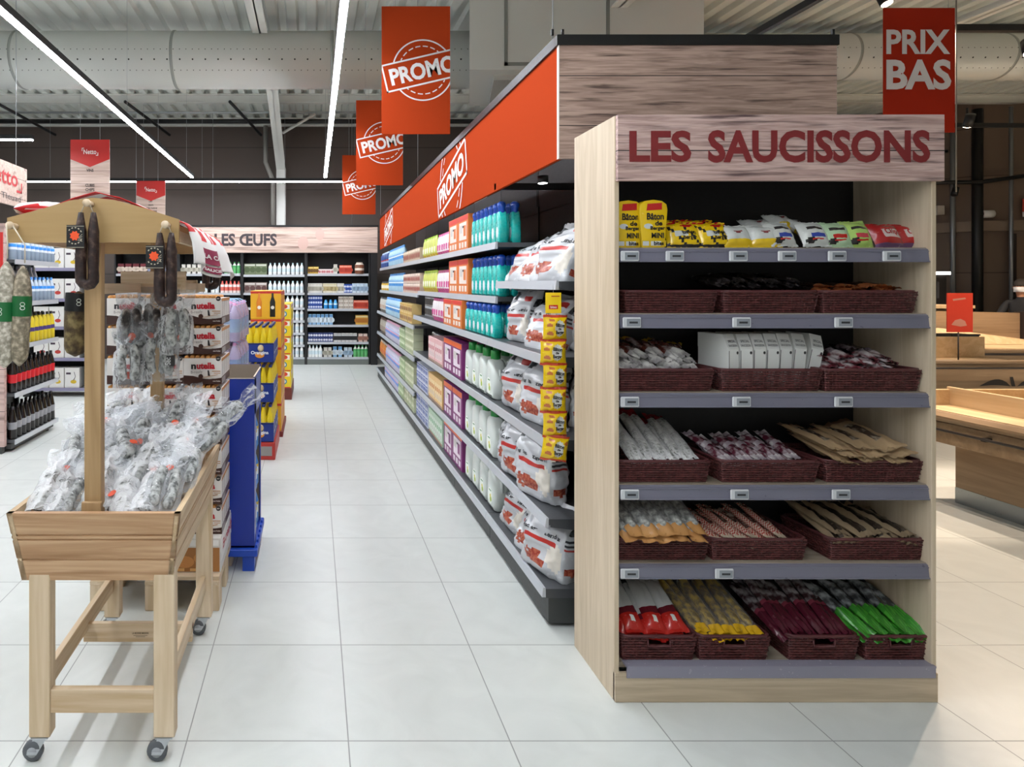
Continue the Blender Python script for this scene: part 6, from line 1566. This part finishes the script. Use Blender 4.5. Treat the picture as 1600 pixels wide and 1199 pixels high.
for i, z in enumerate(VZ):
    for k in range(3): (WY if i in (0, 4) else WR).put((-4.1+.235*k, 9.14, z), 0, 'white wine box with %s picture on the %s shelf left of the cart' % ('yellow' if i in (0, 4) else 'red', names[i]), 'wine boxes on the %s shelf' % names[i])
# ================================================================ PRODUCE AREA ON THE RIGHT
TBW = wood('a58a6c', '8a7054', 'y', .7, .5, ring=1, contrast=(.1, .9)); TBX = wood('a58a6c', '8a7054', 'x', .7, .5, ring=1, contrast=(.1, .9)); TBL = wood('d0b48c', 'bc9c72', 'y', .7, .45, ring=1, contrast=(.1, .9))
PROB = M('2b2320', .5)
def produce_table(x0, x1, y0, y1, zt, label, over=.18, logo_=False, handle=True):
    t = thing('produce_table', label, 'produce display', (x0, y0, 0)); w, d = x1-x0, y1-y0
    MB().box(0, w, 0, d, .12, zt-.24, 0, .003).build('body', TBW, t); MB().box(.0, w, .0, d, 0, .12).build('kick_plate', M('9aa0a2', .3, .5), t)
    MB().box(-over, w+over, -over, d+over, zt-.24, zt-.08, 0, .004).build('apron', TBX, t)
    e = MB(); e.box(-over-.03, w+over+.03, -over-.03, d+over+.03, zt-.075, zt, 0, .03); e.build('rim_board', TBW, t)
    MB().box(-over+.02, w+over-.02, -over+.02, d+over-.02, zt, zt+.006).build('tray_floor', TBL, t)
    MB().box(-over+.3, -over+.325, -over, d+over, zt, zt+.15, 0, .004).build('divider', TBL, t)
    MB().box(-over, w+over, d+over-.025, d+over, zt, zt+.13, 0, .004).build('end_board', TBL, t)
    MB().tube([(-over-.045, -over, zt-.13), (-over-.045, d+over, zt-.13)], .01, 8).build('hand_rail', PROB, t)
    for k in range(3): MB().box(-over-.05, -over, .1+k*.5, .13+k*.5, zt-.145, zt-.12).build('rail_bracket', PROB, t)
    if handle: MB().box(-over+.1, -over+.14, d+over-.03, d+over-.024, zt+.04, zt+.10).build('handle_hole', PROB, t)
    return t
produce_table(4.98, 6.6, 3.2, 4.72, .72, 'nearest wooden produce table at the right edge')
# second display facing the camera with a leaf emblem
t = thing('produce_table', 'wooden produce display with black leaf emblem on its front board', 'produce display', (5.0, 6.5, 0))
MB().box(.1, 3.6, .15, 1.4, .1, .56, 0, .003).build('body', TBX, t); MB().box(.1, 3.6, .15, 1.4, 0, .1).build('kick_plate', M('9aa0a2', .3, .5), t)
fb = MB().box(-.4, 3.8, 0, .03, .52, .84, 0, .004).build('front_board', TBX, t)
MB().box(-.4, 3.8, .03, 1.5, .70, .73).build('tray_floor', TBL, t); MB().box(-.4, 3.8, 1.47, 1.5, .73, 1.0, 0, .003).build('end_board', TBL, t); MB().box(.75, .78, .03, 1.47, .73, .93, 0, .003).build('divider', TBL, t)
MB().box(-.42, 3.82, -.02, .06, .84, .875, 0, .006).build('rim_board', TBX, t)
MB().tube([(-.4, -.05, .8), (3.8, -.05, .8)], .01, 8).build('hand_rail', PROB, t)
mb = MB()
lf = lambda cx, cz, s, L: [(cx+s*L*k/8, cz+.075*math.sin(PI*(k/8)**.8)) for k in range(9)]+[(cx+s*L*(8-k)/8, cz+.012*math.sin(PI*(8-k)/8)) for k in range(1, 8)]
for p in (lf(2.45, .6, -1, .34), lf(2.52, .6, 1, .38)): mb.add([(q[0], -.002, q[1]) for q in p], [tuple(range(len(p)))], 0)
mb.add([(2.46, -.0025, .6), (2.50, -.0025, .6), (2.475, -.0025, .70), (2.44, -.0025, .70)], [(0, 1, 2, 3)], 0)
mb.build('leaf_emblem', M('241c1a', .5), fb)
# third, farther displays
t = thing('produce_table', 'tall sided wooden display behind the leaf emblem table', 'produce display', (8.2, 8.8, 0))
MB().box(-1.2, 3.2, .1, 1.2, .1, .6, 0, .003).build('body', TBX, t); MB().box(-1.2, 3.2, .1, 1.2, 0, .1).build('kick_plate', M('9aa0a2', .3, .5), t); MB().box(-1.2, 3.3, 0, .03, .5, .74, 0, .004).build('front_board', TBX, t); MB().box(-1.2, 3.3, -.03, .0, .66, .69).build('hand_rail', PROB, t)
MB().box(-1.2, 3.3, .03, 1.2, .72, .75).build('tray_floor', TBL, t); MB().prism([(.9, 1.1, .75), (3.3, 1.1, .75), (3.3, 1.1, 1.22), (.9, 1.1, 1.27)], (0, .04, 0)).build('end_board', TBX, t); MB().prism([(-1.2, 1.0, .78), (1.9, 1.0, .98), (3.2, .6, .78), (3.2, .58, .75)], (0, .03, 0)).build('sloping_shelf', TBL, t)
MB().box(3.32, 3.38, .9, 1.2, .1, 1.24).build('side_post', PROB, t); MB().box(3.42, 4.5, .95, 1.5, .05, 1.2, 0, .004).build('side_cabinet', TBX, t)
t = thing('crate', 'black crate standing on the far wooden display', 'crate', (9.5, 8.86, .75))
mb = MB(); mb.box(-.2, .2, 0, .3, .0, .02); mb.box(-.2, .2, 0, .02, .02, .2); mb.box(-.2, .2, .28, .3, .02, .2); mb.box(-.2, -.18, 0, .3, .02, .2); mb.box(.18, .2, 0, .3, .02, .2); mb.build('crate_body', BLACK, t); MB().box(-.21, .21, -.01, .02, .19, .21).build('rim', BLACK, t)
t = thing('produce_table', 'low pale table far back beside the right wall pipes', 'produce display', (9.9, 10.2, 0))
MB().box(-.4, 1.2, 0, .8, 1.28, 1.33).build('top_board', TBL, t); MB().box(-.35, 1.15, .05, .75, 1.12, 1.28).build('apron', TBX, t)
for xx in (-.3, 1.05): MB().box(xx, xx+.06, .1, .7, 0, 1.12).build('leg', PROB, t)
# small red sign on a rod
t = thing('table_sign', 'small red sign on a thin black rod on the leaf emblem table', 'sign', (7.04, 6.62, .73)); Yq = 6.62
MB().cyl((-.02, 0, 0), (-.02, 0, .45), .006, n=8).build('rod', PROB, t); MB().box(-.08, .04, -.04, .04, 0, .008).build('foot', PROB, t)
b = MB().box(-.155, .125, -.012, -.004, .44, .865).build('panel', M('d0402c', .4), t)
mb = MB(); mb.flat([[(-.10, .52), (-.0, .5), (.07, .51), (.05, .56), (.0, .585), (-.06, .57)], [(-.08, .78), (.06, .80), (.05, .815), (-.085, .8)]], (-.01, -.013, 0), (1, 0, 0), (0, 0, 1)); mb.build('print', M('c98a78', .5), b)
# shelves with a light behind
t = thing('wall_fridge', 'dark lit wall cabinet far behind the small red sign', 'wall cabinet', (10.7, 11.05, .58))
MB().box(-1.2, .8, 0, .5, 0, 1.35).build('cabinet_body', M('161414', .5), t); MB().box(-1.2, .85, -.03, .0, 1.28, 1.33).build('lit_edge', glow('fff2e4', 6, 'edge_lamp'), t)
mb = MB()
for k in range(10): mb.box(-.1+.08*k, -.06+.08*k, -.01, 0, .85, 1.15)
mb.build('slots', M('3a3c40', .4), t)
# wall fittings
wn = (c_-b_).normalized(); wnn = Vector((wn.y, -wn.x, 0))
def on_wall(s, z, out=.03): q = b_+wn*s+wnn*out; return (q.x, q.y, z)
rzw = math.atan2(wn.y, wn.x)
t = thing('fire_point_sign', 'red and white fire point sign on the right wall', 'sign', on_wall(.98, 2.98, .12), rzw)
b = MB().box(-.3, .4, 0, .01, .1, .34).build('panel', M('c03a32', .4), t); MB().box(-.3, .4, 0, .01, 0, .09).build('lower_panel', M('d6d2d4', .4), t)
mb = MB(); mb.box(-.26, -.16, -.003, 0, .14, .31); mb.box(-.08, .0, -.003, 0, .26, .31); mb.box(-.08, .02, -.003, 0, .18, .22); mb.box(.08, .3, -.003, 0, .15, .3); mb.build('symbols', M('e8dedc', .4), b)
t = thing('security_camera', 'white security camera on the right wall', 'camera', on_wall(.12, 3.05, .14), rzw)
MB().cyl((-.05, 0, 0), (.12, .02, 0), .075, n=16).build('camera_body', M('d8d6d4', .4), t); MB().cyl((-.055, -.002, 0), (-.04, 0, 0), .05, n=14).build('lens', DARK, t); MB().box(.02, .06, 0, .14, .02, .05).build('bracket', M('c8c6c4', .4), t)
t = thing('exit_sign', 'green exit sign cut by the right frame edge', 'sign', on_wall(1.3, 2.02, .1), rzw); MB().box(-.2, .35, 0, .05, -.12, .12).build('sign_box', M('2f5a40', .4), t); mb = MB(); mb.box(-.14, .0, -.004, 0, .02, .06); mb.box(-.14, .0, -.004, 0, -.06, -.03); mb.build('arrow', M('cfe0c8', .4), t)
tag(MB().box(12.5, 12.64, 12.18, 12.36, 3.08, 3.26).build('wall_speaker', M('b9b2a8', .5)), 'small pale box on the pipe right of the sausage cabinet', 'speaker')
# ---------------------------------------------------------------- person
def person(loc, rz):
    t = thing('person', 'person in dark clothes and white face mask reaching over a far counter', 'person', loc, rz)
    J = [((0, 0, .92), .125), ((0, 0, 1.1), .125), ((0, .02, 1.28), .15), ((0, .02, 1.42), .085), ((0, .0, 1.5), .055), ((0, -.02, 1.58), .075), ((0, -.02, 1.66), .09), ((0, -.01, 1.72), .06),
         ((.17, .02, 1.38), .065), ((.21, -.1, 1.15), .05), ((.17, -.36, 1.12), .04), ((.16, -.44, 1.13), .032),
         ((-.17, .02, 1.38), .065), ((-.22, -.12, 1.16), .05), ((-.18, -.36, 1.16), .04), ((-.17, -.44, 1.17), .032),
         ((.1, 0, .85), .1), ((.11, -.02, .48), .07), ((.11, .02, .09), .045), ((.11, -.12, .04), .04),
         ((-.1, 0, .85), .1), ((-.11, -.02, .48), .07), ((-.11, .02, .09), .045), ((-.11, -.12, .04), .04)]
    E = [(0, 1), (1, 2), (2, 3), (3, 4), (4, 5), (5, 6), (6, 7), (2, 8), (8, 9), (9, 10), (10, 11), (2, 12), (12, 13), (13, 14), (14, 15), (0, 16), (16, 17), (17, 18), (18, 19), (0, 20), (20, 21), (21, 22), (22, 23)]
    def skin(js, es, name, mats, root, sub=2):
        me = bpy.data.meshes.new(name); me.from_pydata([j[0] for j in js], es, []); o = bpy.data.objects.new(name, me); COL.objects.link(o)
        sm = o.modifiers.new('skin', 'SKIN'); 
        for i, j in enumerate(js): me.skin_vertices[0].data[i].radius = (j[1], j[1])
        me.skin_vertices[0].data[root].use_root = True
        ss = o.modifiers.new('sub', 'SUBSURF'); ss.levels = sub; ss.render_levels = sub
        dg = bpy.context.evaluated_depsgraph_get(); m2 = bpy.data.meshes.new_from_object(o.evaluated_get(dg)); bpy.data.objects.remove(o)
        return m2
    SKIN = M('b98468', .5); CLO = M('17181c', .8)
    me = bpy.data.meshes.new('person_body'); me.from_pydata([j[0] for j in J], E, [])
    o = bpy.data.objects.new('person_body', me); COL.objects.link(o); o.modifiers.new('skin', 'SKIN')
    for i, j in enumerate(J): me.skin_vertices[0].data[i].radius = (j[1], j[1]*(.75 if i < 3 else 1))
    me.skin_vertices[0].data[0].use_root = True
    s_ = o.modifiers.new('sub', 'SUBSURF'); s_.levels = 2; s_.render_levels = 2
    dg = bpy.context.evaluated_depsgraph_get(); m2 = bpy.data.meshes.new_from_object(o.evaluated_get(dg)); bpy.data.objects.remove(o)
    m2.materials.clear(); m2.materials.append(CLO); m2.materials.append(SKIN)
    for p in m2.polygons:
        c = p.center; p.use_smooth = True
        p.material_index = 1 if (c.z > 1.47 or c.y < -.38 and c.z > .9) else 0
    b = bpy.data.objects.new('person_body', m2); COL.objects.link(b); b.parent = t
    mb = MB()
    for s in (-1, 1):          # hands: five fingers each
        for k in range(4):
            x = s*.165+(.012 if s > 0 else -.012)*0+(-.024+.016*k); L = (.055, .065, .07, .058)[k]
            mb.tube([(x, -.46, 1.14+.02*(s < 0)), (x, -.46-L*.6, 1.135+.02*(s < 0)), (x, -.46-L, 1.12+.02*(s < 0))], [.009, .0085, .007], 6)
        mb.tube([(s*.165-s*.025, -.43, 1.13+.02*(s < 0)), (s*.165-s*.05, -.46, 1.125+.02*(s < 0)), (s*.165-s*.052, -.49, 1.12+.02*(s < 0))], [.011, .01, .008], 6)
        mb.lathe([(.004, -.035), (.03, -.02), (.034, .0), (.03, .02), (.004, .035)], 10, c=(s*.165, -.445, 1.135+.02*(s < 0)), sx=.9, sy=1.0)
    mb.build('hands', SKIN, t)
    mb = MB(); mb.lathe([(.0, .09), (.05, .085), (.09, .04), (.099, -.01), (.09, -.05), (.06, -.06)], 16, c=(0, .005, 1.69), sx=.95, sy=1.08); mb.build('hair', M('3a342f', .8), t)
    mb = MB(); mb.grid(lambda u, v: ((u-.5)*.15, -.105-.02*math.sin(PI*u)*math.sin(PI*v)+.12*abs(u-.5)**1.5, 1.555+.085*v), 10, 6); mb.build('face_mask', M('e4e6e8', .6), t)
    mb = MB()
    for s in (-1, 1): mb.lathe([(.002, -.012), (.011, -.004), (.011, .004), (.002, .012)], 8, c=(s*.035, -.1, 1.665)); 
    mb.build('eyes', M('241c18', .3), t)
    mb = MB()
    for s in (-1, 1): mb.lathe([(.004, -.03), (.016, -.015), (.018, .01), (.006, .03)], 8, c=(s*.092, -.0, 1.63), sx=.6)
    mb.build('ears', SKIN, t)
person((12.05, 10.35, 0), -1.15)
# ================================================================ done
